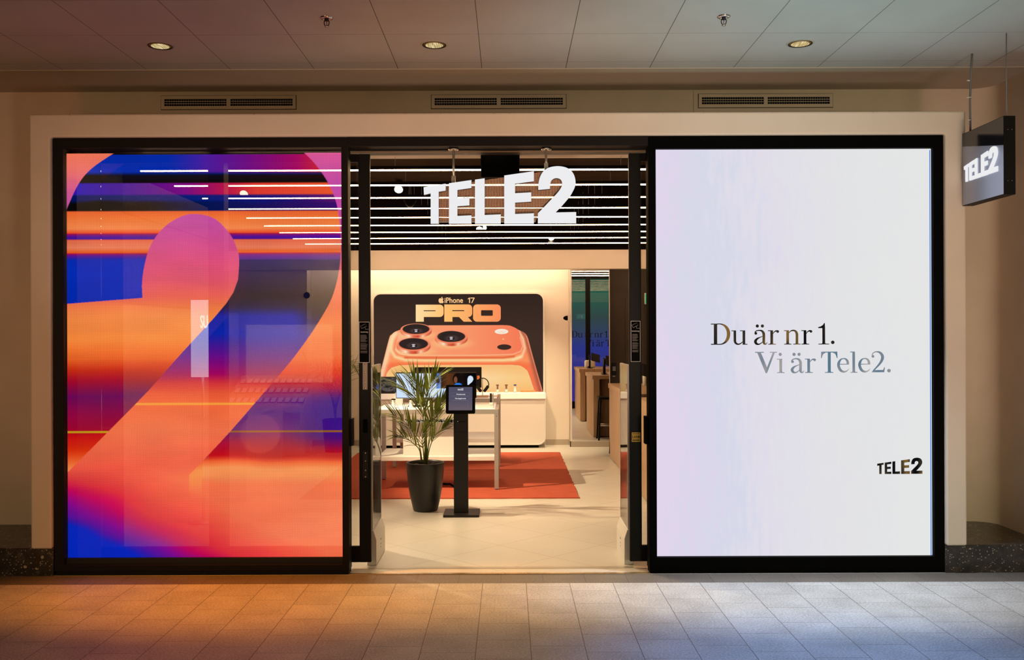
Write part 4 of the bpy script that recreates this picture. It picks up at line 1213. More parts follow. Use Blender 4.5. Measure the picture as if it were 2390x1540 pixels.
mb = MB(); mb.prism([[A5(*p) for p in Ol], [A5(*p) for p in Oh]], YP - .002, YP - .004); mb.build('letter', M_PRO, ps)
(tx_, tz_) = pq(1037, 706.5)
flat_text('iPhone', .116, lambda a, b: (tx_ + a, YP - .003, tz_ + b), 'title_word', M_TITLE, ps, align='LEFT', bold=.0022, fit=43 / 150.4)
MB().prism([A5(*p) for p in [(223, 172), (223, 110), (205, 120), (205, 107), (226, 92), (238, 92), (238, 172)]], YP - .002, YP - .004).build('title_digit', M_TITLE, ps)
MB().prism([A5(*p) for p in [(245, 92), (305, 92), (305, 104), (272, 172), (256, 172), (288, 105), (245, 105)]], YP - .002, YP - .004).build('title_digit', M_TITLE, ps)
ap = catmull([(1540, 152), (1562, 142), (1580, 152), (1586, 160), (1574, 178), (1573, 200), (1590, 218), (1578, 240), (1560, 250), (1540, 244), (1520, 250), (1500, 240), (1484, 208), (1484, 175), (1500, 148), (1520, 143), (1540, 152)], 3)[:-1]
lf = [(1538, 142), (1540, 128), (1552, 118), (1566, 116), (1565, 128), (1554, 140)]
MB().prism([A4(*p) for p in ap], YP - .002, YP - .004).prism([A4(*p) for p in lf], YP - .002, YP - .004).build('apple_emblem', M_TITLE, ps)

# cabinet under the poster
cb = thing('display_cabinet', (-.78, 7.7, 0), 'long white rounded cabinet with glowing top ledge under the phone poster', 'cabinet')
ct0, ct1 = .745, .828
MB().prism(rrect(-2.112, .557, .05, .745, .11, 8, (1, 1, 0, 0)), 7.5, 7.88).build('cabinet_body', M_WHITELAC, cb, .004)
MB().prism([rrect(-2.112, .557, .045, .745, .12, 8, (1, 1, 0, 0)), rrect(-2.094, .539, .063, .730, .10, 8, (1, 1, 0, 0))], 7.488, 7.502).build('front_rim', M_WHITELAC, cb, .002)
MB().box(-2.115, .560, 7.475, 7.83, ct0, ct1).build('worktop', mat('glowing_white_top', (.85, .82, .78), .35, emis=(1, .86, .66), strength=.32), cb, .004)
MB().box(-2.0, .45, 7.56, 7.86, 0, .05).build('plinth', M_TRUEBLACK, cb)

# mirror
mi = thing('wall_mirror', ((cx0 + cx1) / 2, 7.61, .09), 'tall narrow mirror on the white column reflecting the counters', 'mirror')
mx0, mx1 = cx0 + .018, cx1 - .012
MB().add([(mx0 + (mx1 - mx0) * i / 12, 7.612, .09 + 2.60 * j / 40) for j in range(41) for i in range(13)],
         [(j * 13 + i, j * 13 + i + 1, (j + 1) * 13 + i + 1, (j + 1) * 13 + i) for j in range(40) for i in range(12)], True).build('mirror_glass', M_MIRROR, mi)
frame_ring(mx0 - .014, mx1 + .010, .086, 2.70, mx0, mx1, .092, 2.69, 7.606, 7.619).build('mirror_frame', M_WHITELAC, mi)
# sensor on the return wall
x, z = P(1328, 742, 7.62)
sn = thing('wall_camera', (x, 7.60, z - .04), 'small camera with black lens on the white wall corner beside the mirror', 'camera')
MB().box(.905, .945, 7.63, 7.71, z - .06, z + .06).build('housing', M_WHITE, sn, .008)
MB().lathe([(.0001, -.07), (.02, -.06), (.035, -.03), (.038, 0)], (.905, 7.67, z), 18, 'x').build('lens_dome', M_TRUEBLACK, sn)
# second one seen through the left display
MB().lathe([(.0001, -.06), (.03, -.05), (.045, -.02), (.05, 0), (.0001, 0)], (-3.06, 7.548, P(729, 689, 7.55)[1]), 18, 'y').build('wall_camera', M_TRUEBLACK, None, label='black dome camera on the wall seen through the left display', category='camera')

# keypad and dark door
x, z = P(1433, 860, 7.99)
kp = thing('keypad', (x, 7.99, z - .06), 'small keypad with pale buttons on the dark wall right of the mirror', 'keypad')
MB().box(x - .034, x + .034, 7.975, 8.0, z - .09, z + .09).build('case', M_CHAR, kp, .004)
bm_ = MB()
for i in range(3):
    for j in range(4): bm_.box(x - .022 + i * .017, x - .011 + i * .017, 7.971, 7.975, z - .01 - j * .018 + .03, z - j * .018 + .03)
bm_.build('buttons', M_OFFW, kp)
MB().box(x - .02, x + .02, 7.9985, 8.0, z - .125, z - .115).build('nameplate', M_OFFW, kp)
dd = sthing('door_3', (2.2, 7.98, 0))
frame_ring(1.83, 2.83, 0.0, 2.3, 1.88, 2.78, .001, 2.25, 7.975, 8.0).build('door_frame', M_DARKWALL, dd)
MB().box(1.88, 2.78, 7.985, 8.0, .001, 2.25).build('door_leaf', M_DARKWALL, dd)
# exit sign
ex = thing('exit_sign', (2.25, 7.9, 2.30), 'green lit emergency exit sign glimpsed beside the right display', 'sign')
a0, za = P(1504, 684, 7.9); _, zb_ = P(1504, 710, 7.9)
MB().box(a0, a0 + .34, 7.88, 7.92, zb_, za).build('housing', M_WHITE, ex, .004)
MB().box(a0 + .012, a0 + .328, 7.877, 7.88, zb_ + .012, za - .012).build('green_panel', emission_mat('exit_green', (.02, .42, .18), 1.1), ex)
em_ = M_LOGO
X0, Z0 = a0 + .10, (za + zb_) / 2
ic = MB(); ic.prism(circ(X0, Z0 + .04, .010, None, 12), 7.876, 7.8765)
for pl in ([(X0 - .002, Z0 + .028, .018), (X0 - .012, Z0 - .004, .016)], [(X0 - .012, Z0, .01), (X0 + .012, Z0 - .018, .01), (X0 + .008, Z0 - .045, .008)], [(X0 - .012, Z0, .01), (X0 - .02, Z0 - .025, .009), (X0 - .042, Z0 - .03, .008)], [(X0, Z0 + .02, .007), (X0 + .028, Z0 + .008, .006)]):
    strip_faces(ic, stroke(pl, 4), lambda a, b: (a, 7.876, b))
ic.prism([(X0 + .05, Z0 - .05), (X0 + .10, Z0 - .05), (X0 + .10, Z0 + .05), (X0 + .05, Z0 + .05)], 7.876, 7.8765)
ic.build('pictogram', em_, ex)
MB().tube([(a0 + .17, 7.90, za), (a0 + .17, 7.90, 3.59)], .008, 8).build('stem', M_CHAR, ex)

# ================================================================== RUG
def rug():
    x0, x1, y0, y1 = -2.19, .735, 3.10, 6.90
    n = 40; o = []
    rr = random.Random(5)
    for k in range(n): o.append((x0 + (x1 - x0) * k / n, y0 + rr.uniform(-.004, .004)))
    for k in range(120): o.append((x1 + rr.uniform(-.008, .008), y0 + (y1 - y0) * k / 120))
    for k in range(n): o.append((x1 - (x1 - x0) * k / n, y1))
    for k in range(120): o.append((x0 + rr.uniform(-.008, .008), y1 - (y1 - y0) * k / 120))
    MB().prism(o, .0, .012, plane='xy').build('rug', M_RUG, None, label='large rust red rug on the shop floor under the white tables', category='rug')
rug()

# ================================================================== TABLES
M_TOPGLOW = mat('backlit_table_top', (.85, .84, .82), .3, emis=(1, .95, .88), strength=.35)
def demo_table(x0, x1, y0, y1, label):
    t = thing('display_table', ((x0 + x1) / 2, (y0 + y1) / 2, .0), label, 'table')
    b = .012; H = .895; L = .048
    for x in (x0, x1 - L):
        for y in (y0, y1 - L):
            lg_ = MB().box(x, x + L, y, y + L, b + .006, H - .05).build('leg', M_STEEL, t, .002)
            MB().lathe([(.0001, 0), (.016, 0), (.016, .006)], (x + L / 2, y + L / 2, b), 10).build('foot', M_CHAR, lg_)
            if y == y0: MB().lathe([(.0001, -.002), (.006, -.002), (.006, 0)], (x + L / 2, y, .38), 10, 'y').lathe([(.0001, -.002), (.006, -.002), (.006, 0)], (x + L / 2, y, .82), 10, 'y').build('screws', M_CHROME, lg_)
    MB().prism([[(x0, y0), (x1, y0), (x1, y1), (x0, y1)], [(x0 + L, y0 + L), (x1 - L, y0 + L), (x1 - L, y1 - L), (x0 + L, y1 - L)]], H - .05, H, plane='xy').build('top_frame', M_STEEL, t, .002)
    MB().box(x0 + .04, x1 - .04, y0 + .035, y1 - .035, H - .02, H + .004).build('tabletop', M_TOPGLOW, t, .002)
    MB().box(x0 + L, x1 - L, y0 + .01, y1 - .01, .33, .375).build('shelf', M_WHITELAC, t, .002)
    return t
demo_table(-1.50, -.113, 3.61, 4.40, 'white display table in front, standing behind the potted palm')
demo_table(-1.50, -.115, 5.38, 6.28, 'white display table at the rear, before the white cabinet')
TH = .899
MB().box(-1.18, -.55, 3.75, 4.25, .375, .735).build('storage_box', M_WHITELAC, None, .004, label='large white box standing on the lower shelf of the front table', category='box')
# cables on the box
cbm = MB(); rr = random.Random(11)
for k in range(7):
    x = -1.12 + k * .075; pts = []
    for j in range(6): pts.append((x + rr.uniform(-.05, .10), 3.76 + rr.uniform(0, .12), .741 + rr.uniform(0, .025)))
    cbm.tube(catmull(pts, 4), .005, 6)
cbm.build('cable_tangle', M_TRUEBLACK, None, label='black tangled cables lying on the white box under the front table', category='cables')
MB().tube(catmull([(-.78, 4.0, .019), (-.70, 3.90, .03), (-.66, 3.80, .045), (-.60, 3.74, .02), (-.55, 3.78, .019)], 5), .012, 8).build('floor_cable', M_TRUEBLACK, None, label='thick black cable lying on the rug behind the plant pot', category='cable')
# monitor on the front table
Ym = 4.0
(x0, z1), (x1, z0) = P(924, 869, Ym), P(1112, 929, Ym)
mo = thing('monitor', (P(968, 0, Ym)[0], Ym, TH), 'wide monitor showing a pale blue page and pictures behind the palm', 'monitor')
MB().box(x0, x1, Ym, Ym + .03, z0, z1).build('bezel', M_BROWNBLACK, mo, .004)
grid_screen('screen', x0 + .006, x1 - .006, z0 + .008, z1 - .012, Ym - .0015, 230, 76, lambda px, py: paint_monitor(px, py), screen_mat('monitor_picture', strength=1.0), mo)
xx = P(968, 0, Ym)[0]
MB().box(xx - .014, xx + .014, Ym + .004, Ym + .03, TH + .01, z0 + .03).build('stand_post', M_CHAR, mo)
MB().prism(rrect(xx - .09, xx + .09, Ym - .06, Ym + .10, .02), TH, TH + .01, plane='xy').build('stand_base', M_CHAR, mo)
# black monitor on the rear table
Ym = 5.8
(x0, z1), (x1, z0) = P(968, 857, Ym), P(1124, 905, Ym)
mo = thing('monitor', ((x0 + x1) / 2, Ym, TH), 'black wide monitor with a small orange mark, standing behind the lit monitor', 'monitor')
MB().box(x0, x1, Ym, Ym + .03, z0, z1).build('housing', M_CHAR, mo, .006)
MB().box((x0 + x1) / 2 - .02, (x0 + x1) / 2 + .02, Ym + .005, Ym + .03, TH + .008, z0 + .02).build('stand_post', M_CHAR, mo)
MB().box((x0 + x1) / 2 - .1, (x0 + x1) / 2 + .1, Ym - .05, Ym + .1, TH, TH + .008).build('stand_base', M_CHAR, mo)
a, b = P(1116, 881, Ym)
MB().prism(rrect(a - .014, a + .02, b - .027, b + .027, .008), Ym - .001, Ym - .003).build('orange_mark', emission_mat('orange_mark', lin((240, 120, 60)), .9), mo)
# laptop on the cabinet ledge at the left
x0, z1 = P(884, 883, 7.62); x1, _ = P(923, 912, 7.62)
lp = thing('laptop', ((x0 + x1) / 2, 7.62, ct1), 'open laptop with grey wave wallpaper at the left end of the cabinet ledge', 'laptop')
MB().box(x0, x1, 7.50, 7.68, ct1, ct1 + .012).build('keyboard_base', M_CHAR, lp, .002)
mb = MB(); mb.add([(x0, 7.68, ct1 + .012), (x1, 7.68, ct1 + .012), (x1, 7.735, z1 + .02), (x0, 7.735, z1 + .02), (x0, 7.69, ct1 + .012), (x1, 7.69, ct1 + .012), (x1, 7.745, z1 + .02), (x0, 7.745, z1 + .02)], [(0, 1, 2, 3), (4, 7, 6, 5), (0, 4, 5, 1), (1, 5, 6, 2), (2, 6, 7, 3), (3, 7, 4, 0)])
mb.build('lid', M_CHAR, lp)
m = bpy.data.materials.new('wave_wallpaper'); m.use_nodes = True; nt = NT(m); nt.n.clear(); src, v = coords(nt, (6, 1, 12), 'obj'); f = noise(nt, v, 1.3, 1)
e = nt.new('ShaderNodeEmission'); nt.link(nt.ramp(f, [(.35, (.015, .013, .012)), (.55, (.12, .10, .09)), (.6, (.02, .018, .016)), (.75, (.10, .09, .08))]), e.inputs[0]); o_ = nt.new('ShaderNodeOutputMaterial'); nt.link(e.outputs[0], o_.inputs[0])
MB().add([(x0 + .008, 7.679, ct1 + .022), (x1 - .008, 7.679, ct1 + .022), (x1 - .008, 7.732, z1 + .008), (x0 + .008, 7.732, z1 + .008)], [(0, 1, 2, 3)]).build('screen', m, lp)
# phone pucks on the front table
k0 = None
for i, (px, lab) in enumerate(((915, 'white charger stand with black ring at the left end of the front table'), (956, 'white charger stand with black ring beside the monitor post'), (1000, 'white charger stand with black ring on the front table, behind the palm leaves'))):
    Y = 3.78; X = P(px, 0, Y)[0]
    if k0 is None:
        k0 = r = thing('charger_stand', (X, Y, TH), lab, 'charger', 'charger stands on the front table')
        MB().lathe([(.0001, 0), (.045, 0), (.045, .008), (.030, .012), (.022, .02), (.018, .085), (.022, .092), (.0001, .094)], (X, Y, TH), 22).build('body', M_WHITE, r)
        MB().lathe([(.016, .094), (.024, .094), (.026, .099), (.022, .104), (.014, .103), (.013, .096)], (X, Y, TH), 22).build('black_ring', M_TRUEBLACK, r)
    else: copy_tree(k0, (X, Y, TH), label=lab)
# acrylic sign blocks (white card holders) behind
for i, px in enumerate((926, 990)):
    Y = 4.22; X = P(px, 0, Y)[0]
    MB().box(X - .055, X + .055, Y, Y + .02, TH, TH + .11).build('card_holder', M_WHITE, None, .003, label=('white card holder on the front table at its left end', 'white card holder on the front table right of the monitor post')[i], category='holder', group='card holders on the front table')
# white phone dock with dark phone, tray
Y = 3.98; X = P(1144, 0, Y)[0]
r = thing('phone_dock', (X, Y, TH + .014), 'white upright dock holding a dark watch near the right end of the front table', 'dock')
MB().box(X - .024, X + .022, Y - .02, Y + .05, TH + .014, TH + .045).build('dock_base', M_WHITE, r, .006)
MB().box(X - .004, X + .024, Y + .02, Y + .045, TH + .04, TH + .155).build('dock_arm', M_WHITE, r, .005)
MB().box(X - .020, X + .002, Y - .004, Y + .012, TH + .046, TH + .15).build('watch_band', M_CHAR, r, .004)
MB().box(P(1110, 0, 3.9)[0], P(1149, 0, 3.9)[0], 3.70, 4.10, TH, TH + .014).build('product_tray', M_WHITE, None, .003, label='flat white product tray at the right end of the front table', category='tray')
MB().box(P(1112, 0, 5.5)[0], P(1158, 0, 5.5)[0], 5.50, 5.75, TH, TH + .012).build('product_tray', M_WHITE, None, .003, label='flat white product tray at the right end of the rear table', category='tray')
MB().box(P(1095, 0, 5.4)[0], P(1136, 0, 5.4)[0], 5.44, 5.49, TH, TH + .03).build('product_slab', mat('copper_box', (.45, .27, .19), .4), None, .003, label='small copper coloured slab on the rear table beside the headphones', category='device')
# headphones on a stand
Y = 5.65; X = P(1123, 0, Y)[0]; zc = P(0, 903, Y)[1]
st = thing('headphone_stand', (X, Y, TH), 'slim metal stand carrying the dark headphones on the rear table', 'stand')
MB().tube([(X, Y, TH + .01), (X, Y, zc + .088)], .005, 10).build('post', M_ALU, st)
MB().lathe([(.0001, 0), (.05, 0), (.05, .008), (.0001, .010)], (X, Y, TH), 24).build('base', M_ALU, st)
hp = thing('headphones', (X, Y, zc - .05), 'dark over-ear headphones hanging on a stand right of the monitors', 'headphones')
R_ = .082
MB().tube([(X + R_ * math.cos(a), Y, zc + .012 + R_ * math.sin(a)) for a in np.linspace(-.35, PI + .35, 24)], .006, 8).build('headband', M_BROWNBLACK, hp)
for s in (-1, 1):
    c = Vector((X + s * .047, Y, zc - .045)); q = Vector((s * .8, 0, -.6 + 0)).normalized().to_track_quat('Z', 'Y')
    mb = MB(); mb.lathe([(.0001, -.018), (.036, -.018), (.040, -.008), (.040, .012), (.034, .020), (.0001, .022)], (0, 0, 0), 22)
    mb.v = [tuple(c + q @ Vector((v[0], v[1] * 1.25, v[2]))) for v in mb.v]; mb.build('ear_cup', M_CHAR, hp)
    MB().tube([(X + s * .077, Y, zc - .02), tuple(c + Vector((s * .02, 0, .012)))], .004, 8).build('slider', M_CHROME, hp)
# watches on the ledge
for i, (px, lab) in enumerate(((1158, 'watch with brown band on a small white stand, left of three on the ledge'), (1178.5, 'watch with brown band on a small white stand, middle of three on the ledge'), (1199, 'watch with white band and blue face on a small white stand on the ledge'))):
    Y = 7.66; X = P(px, 0, Y)[0]; z = ct1
    r = thing('display_watch', (X, Y, z), lab, 'watch', 'watches on the white ledge')
    MB().lathe([(.0001, 0), (.024, 0), (.019, .05), (.0001, .05)], (X, Y, z), 18).build('stand', M_WHITE, r)
    m = M_WHITE if i == 2 else mat('watch_band_brown', (.16, .09, .06), .5)
    MB().lathe([(.019, .05), (.013, .056), (.013, .10), (.019, .106)], (X, Y, z), 16).build('band', m, r)
    MB().lathe([(.0001, .106), (.022, .106), (.022, .12), (.017, .126), (.0001, .127)], (X, Y, z), 18).build('watch_case', mat('watch_face', (.03, .03, .2) if i == 2 else (.18, .07, .05), .3), r)
# orange flat tablet on ledge
x0 = P(1211, 0, 7.6)[0]; x1 = P(1247, 0, 7.6)[0]
r = thing('tablet', ((x0 + x1) / 2, 7.62, ct1), 'orange device lying on a white tray at the right end of the ledge', 'tablet')
MB().box(x0, x1, 7.54, 7.70, ct1, ct1 + .012).build('tray', M_WHITE, r, .002)
MB().box(x0 + .003, x1 - .003, 7.60, 7.68, ct1 + .012, ct1 + .036).build('body', mat('orange_case', (.75, .26, .10), .4), r, .004)

# ================================================================== KIOSK
kx = (1074.5 - 1187) / 245.6; ky = 2.24
ki = thing('check_in_kiosk', (kx, ky, 0), 'black self-service kiosk with tilted tablet screen on a post beside the palm', 'kiosk')
MB().prism(rrect(-.622, -.284, 2.10, 2.44, .012), 0.0, .022, plane='xy').build('base_plate', M_CHAR, ki, .006)
MB().box(kx - .068, kx + .068, 2.21, 2.29, .022, 1.06).build('post', M_CHAR, ki, .004)
# printer door on the post
pz = 1.72 - (995 - 780) / 246
MB().prism([rrect(kx - .060, kx + .060, pz - .055, pz + .06, .004), rrect(kx - .0585, kx + .0585, pz - .0535, pz + .0585, .004)], 2.2085, 2.21).build('printer_hatch', M_TRUEBLACK, ki)
MB().box(kx - .028, kx + .040, 2.2075, 2.21, pz + .04, pz + .044).build('paper_slot', M_TRUEBLACK, ki)
MB().box(kx - .030, kx - .026, 2.206, 2.209, pz + .045, pz + .049).build('status_light', emission_mat('status_cyan', (.5, .9, .8), 1.5), ki)
til = math.radians(14)
def kt(a, b, h=0):  # screen plane: a right, b up along the tilted tablet, h outwards
    y = 2.155 + b * math.sin(til) - h * math.cos(til); z = .975 + b * math.cos(til) + h * math.sin(til)
    return (kx + a, y, z)
Hs = .273
def kt_prism(outline, h0, h1, nm, m, par, bev=0):
    mb = MB(); mb.prism(outline, 0, 1, plane='xy'); mb.v = [kt(v[0], v[1], h0 + (h1 - h0) * v[2]) for v in mb.v]; return mb.build(nm, m, par, bev)
tb = kt_prism(rrect(-.139, .139, 0, Hs, .014), -.03, 0, 'tablet_case', M_TRUEBLACK, ki)
m = bpy.data.materials.new('kiosk_picture'); m.use_nodes = True; nt = NT(m); nt.n.clear(); src, v = coords(nt, kind='obj'); sep = nt.new('ShaderNodeSeparateXYZ'); nt.link(src, sep.inputs[0])
e = nt.new('ShaderNodeEmission'); nt.link(nt.ramp(nt.math('SUBTRACT', sep.outputs[2], .5), [(.47, lin((112, 96, 104))), (.60, lin((84, 80, 98))), (.75, lin((78, 76, 98)))]), e.inputs[0]); o_ = nt.new('ShaderNodeOutputMaterial'); nt.link(e.outputs[0], o_.inputs[0])
kt_prism(rrect(-.112, .112, .028, .252, .004), 0, .001, 'screen', m, ki)
M_KTXT = emission_mat('kiosk_text', (.75, .74, .78), 1.0, 'NONE'); M_KLINE = emission_mat('kiosk_line', (.22, .21, .27), 1.0, 'NONE')
for l in LOGO:
    kt_prism([(-.030 + a / LOGO_W * .056, .220 + b / LOGO_H * .019) for a, b in l], .001, .0016, 'screen_logo', M_KTXT, ki) if l is LOGO[0] else None
mb = MB()
for l in LOGO[1:]: mb.prism([(-.030 + a / LOGO_W * .056, .220 + b / LOGO_H * .019) for a, b in l], 0, 1, plane='xy')
mb.v = [kt(v[0], v[1], .001 + .0006 * v[2]) for v in mb.v]; mb.build('screen_logo', M_KTXT, ki)
flat_text('Privatärende', .0165, lambda a, b: kt(a + .003, .176 + b, .0016), 'screen_word', M_KTXT, ki, bold=.0004)
flat_text('Företagsärende', .0165, lambda a, b: kt(a + .0, .136 + b, .0016), 'screen_word', M_KTXT, ki, bold=.0004)
for b0, b1 in ((.166, .198), (.126, .160), (.05, .120)):
    w = .085 if b1 - b0 < .05 else .07
    mb = MB(); mb.tube([kt(*p, .0014) for p in rrect(-w, w, b0, b1, .008, 4)], .0005, 4); mb.build('screen_outline', M_KLINE, ki)

# ================================================================== PALMS
def leaflet(mb, base, d, length, width, droop, side, rnd):
    d = d.normalized(); n = 6; up = Vector((0, 0, 1))
    w = d.cross(up); w = (w if w.length > .1 else Vector((1, 0, 0))).normalized()
    w = (w + Vector((rnd.uniform(-.5, .5), rnd.uniform(-.6, .6), rnd.uniform(-.3, .3)))).normalized()
    vs = []; p = Vector(base)
    prof = [.35, .9, 1.0, .9, .62, .28, .02]
    nrm = w.cross(d).normalized()
    for i in range(n + 1):
        t = i / n
        q = Vector(base) + d * length * t + Vector((0, 0, -droop * t * t * length))
        hw = width * prof[i] / 2
        vs += [q - w * hw, q + nrm * hw * .35, q + w * hw]
    fs = []
    for i in range(n):
        a = i * 3; fs += [(a, a + 1, a + 4, a + 3), (a + 1, a + 2, a + 5, a + 4)]
    mb.add(vs, fs, True)


def frond(root, pts, nleaf, ll, rnd, start=.35, width=.017, spread=.75, name='frond'):
    c = catmull([tuple(p) for p in pts], 8); c = [Vector(p) for p in c]
    mb = MB(); rs = [.0065 * (1 - .75 * i / len(c)) for i in range(len(c))]
    mb.tube(c, rs, 6)
    stem = mb.build(name, M_LEAF, root)
    lm = MB()
    for k in range(nleaf):
        t = start + (1 - start) * k / (nleaf - 1); i = min(int(t * (len(c) - 1)), len(c) - 2)
        fr = t * (len(c) - 1) - i; p = c[i].lerp(c[i + 1], fr); d = (c[i + 1] - c[i]).normalized()
        sdv = d.cross(Vector((0, -1, 0))); sdv = (sdv if sdv.length > .1 else Vector((1, 0, 0))).normalized()
        for s in (-1, 1):
            tt = (t - start) / (1 - start)
            L = ll * (1 - .45 * abs(tt - .35)) * rnd.uniform(.85, 1.1)
            ang = spread * (1 - .45 * tt) * rnd.uniform(.8, 1.15)
            dv = d * math.cos(ang) + sdv * s * math.sin(ang) + Vector((0, rnd.uniform(-.28, .28), .16))
            leaflet(lm, p, dv, L, width * rnd.uniform(.8, 1.15), rnd.uniform(.05, .32), s, rnd)
    lm.build('leaflets', M_LEAF, stem)


def Q(px, py, Y): x, z = P(px, py, Y); return (x, Y, z)


PY = 2.47; pcx = P(989, 0, PY)[0]
pm = thing('potted_palm', (pcx, PY, 0), 'palm in a tall tapered black pot left of the kiosk', 'plant')
prof = [(.0001, 0), (.112, 0), (.120, .01), (.150, .14), (.172, .28), (.183, .40), (.187, .462), (.186, .472), (.176, .474), (.168, .466), (.165, .44), (.163, .40)]
MB().lathe(prof, (pcx, PY, 0), 56).build('pot', M_POT, pm)
MB().lathe([(.0001, .438), (.12, .436), (.166, .43)], (pcx, PY, 0), 40).build('soil', M_SOIL, pm)
sc = MB(); rnd = random.Random(9)
for k in range(60):
    a = rnd.uniform(0, 2 * PI); r_ = rnd.uniform(0, .15); x = pcx + r_ * math.cos(a); y = PY + r_ * math.sin(a); s = rnd.uniform(.006, .014)
    sc.box(x - s, x + s, y - s * .6, y + s * .6, .436, .442 + s * .7)
sc.build('bark_chips', M_SOIL, pm, kind='stuff')
rnd = random.Random(21)
FR = [
    ([(991, 1078, 0), (991, 1010, 0), (984, 960, -.02), (966, 925, -.05), (936, 900, -.10)], 13, .30, .42, .62),
    ([(991, 1078, 0), (993, 1000, 0), (988, 945, .0), (975, 905, -.03), (962, 880, -.02)], 13, .29, .45, .60),
    ([(993, 1078, .01), (994, 1000, .03), (994, 950, .05), (1003, 905, .05), (1018, 880, .03)], 13, .28, .45, .70),
    ([(996, 1078, .0), (1002, 1020, .02), (1008, 985, .0), (1022, 955, -.05), (1040, 930, -.12)], 12, .25, .35, .62),
    ([(985, 1078, .0), (980, 1045, -.02), (968, 1015, -.06), (945, 985, -.10), (918, 968, -.16)], 14, .26, .35, .75),
    ([(983, 1078, .0), (979, 1050, -.04), (965, 1035, -.1), (945, 1020, -.15), (925, 1015, -.20)], 9, .18, .4, .6),
    ([(997, 1078, .0), (1003, 1045, -.03), (1016, 1015, -.06), (1034, 1000, -.1), (1046, 990, -.12)], 12, .20, .35, .62),
    ([(990, 1078, .01), (988, 1050, -.05), (985, 1030, -.10), (988, 1010, -.14), (996, 995, -.17)], 9, .15, .3, .7),
    ([(994, 1078, .02), (1000, 1040, .06), (1012, 1000, .10), (1020, 975, .12), (1025, 960, .14)], 9, .24, .5, .6),
]
for pts, n, ll, st_, sp in FR:
    frond(pm, [Q(x, y, PY + dy) for x, y, dy in pts], n, ll * 1.25, rnd, st_, .0245, sp * .85)
# cane
MB().tube([(pcx + .01, PY, .43), Q(994, 1010, PY), Q(992, 960, PY)], [.013, .011, .007], 10).build('cane', M_STEM, pm)

# second palm seen through the left display
p2x, p2y = -2.56, 7.15
p2 = thing('potted_palm', (p2x, p2y, 0), 'palm in a dark blue pot at the back left, seen through the left display', 'plant')
MB().lathe([(.0001, 0), (.15, 0), (.17, .2), (.19, .47), (.18, .48), (.17, .44), (.0001, .44)], (p2x, p2y, 0), 32).build('pot', M_BLUEPOT, p2)
for k in range(9):
    a = 2 * PI * k / 9 + .3; L = rnd.uniform(.5, .8)
    pts = [(p2x, p2y, .45), (p2x + .06 * math.cos(a), p2y + .04 * math.sin(a), .8), (p2x + L * .4 * math.cos(a), p2y + L * .25 * math.sin(a), 1.1 + rnd.uniform(0, .2)), (p2x + L * .85 * math.cos(a), p2y + L * .5 * math.sin(a), 1.15 + rnd.uniform(-.1, .2))]
    frond(p2, pts, 11, .30, rnd, .35, .018, .8)

# ================================================================== SECURITY GATES
def gate(x, s, label):
    r = thing('security_gate', (x, .52, 0), label, 'security gate', 'clear security gates inside the doorway')
    y0, y1 = .276, .765
    MB().prism([(x - .035, 0), (x + .035, 0), (x + .035, .19), (x + .012, .26), (x - .012, .26), (x - .035, .19)], y0, y1).build('base', M_WHITE, r, .004)
    MB().prism(rrect(y0 + .01, y1 - .01, .255, 1.487, .02), x - .006, x + .006, plane='yz').build('clear_panel', M_ACRYL, r)
    MB().prism([rrect(y0 + .008, y1 - .008, .253, 1.49, .022), rrect(y0 + .018, y1 - .018, .263, 1.48, .016)], x - .0075, x + .0075, plane='yz').build('panel_rim', M_WHITE, r)
    for k, (a, b) in enumerate(((.14, .05), (.105, .02), (.08, .015))):
        MB().box(x + s * .0352, x + s * .036, .52 - b / 2, .52 + b / 2, a, a + .010).build('printed_mark', M_GREY, r)
gate(-1.026, 1, 'clear acrylic security gate with white base beside the left door')
gate(.893, -1, 'clear acrylic security gate with white base beside the right door')

# ================================================================== SERVICE COUNTERS AT THE RIGHT
def counter(x0, x1, y0, y1, label):
    r = thing('service_counter', ((x0 + x1) / 2, (y0 + y1) / 2, 0), label, 'counter')
    MB().box(x0, x1, y0, y1, .97, 1.033).build('worktop', M_WOOD, r, .003)
    MB().box(x0 + .02, x0 + .12, y0 + .01, y1 - .02, .012, .97).build('side_panel', M_WOOD, r, .002)
    MB().box(x0 + .12, x1 - .02, y0 + .10, y1 - .10, .012, .97).build('body', M_WOODD, r, .002)
    MB().box(x0 + .05, x1 - .06, y0 + .12, y1 - .12, 0, .012).build('plinth', M_TRUEBLACK, r)
    return r
counter(1.385, 2.9, 4.95, 6.38, 'wooden service counter farther from the entrance, right of the mirror')
counter(1.385, 2.9, 1.95, 3.45, 'wooden service counter nearer the entrance, behind the right door')
pl = [(1.62, 6.05, 'counter farther from the entrance, rear corner'), (1.66, 5.55, 'counter farther from the entrance, middle'), (1.62, 3.15, 'counter nearer the entrance')]
for i, (x, y, w) in enumerate(pl):
    r = thing('tablet_stand', (x, y, 1.033), 'black post with tilted tablet on the wooden ' + w, 'tablet stand', 'tablet stands on the service counters')
    MB().tube([(x, y, 1.045), (x, y, 1.30)], .019, 14).build('post', M_BLACK, r)
    MB().lathe([(.0001, 0), (.055, 0), (.055, .010), (.0001, .012)], (x, y, 1.033), 22).build('base', M_BLACK, r)
    MB().add([(x + .03 + a * .17, y - .02 + a * .05 + c * .012, 1.19 + b * .16 - a * .05) for a in (0, 1) for c in (0, 1) for b in (0, 1)], [(0, 1, 3, 2), (4, 6, 7, 5), (0, 4, 5, 1), (2, 3, 7, 6), (0, 2, 6, 4), (1, 5, 7, 3)]).build('tablet', M_CHAR, r)
r = thing('router_box', (1.62, 2.85, 1.033), 'rounded white device on the nearer wooden counter, seen in the mirror', 'device')
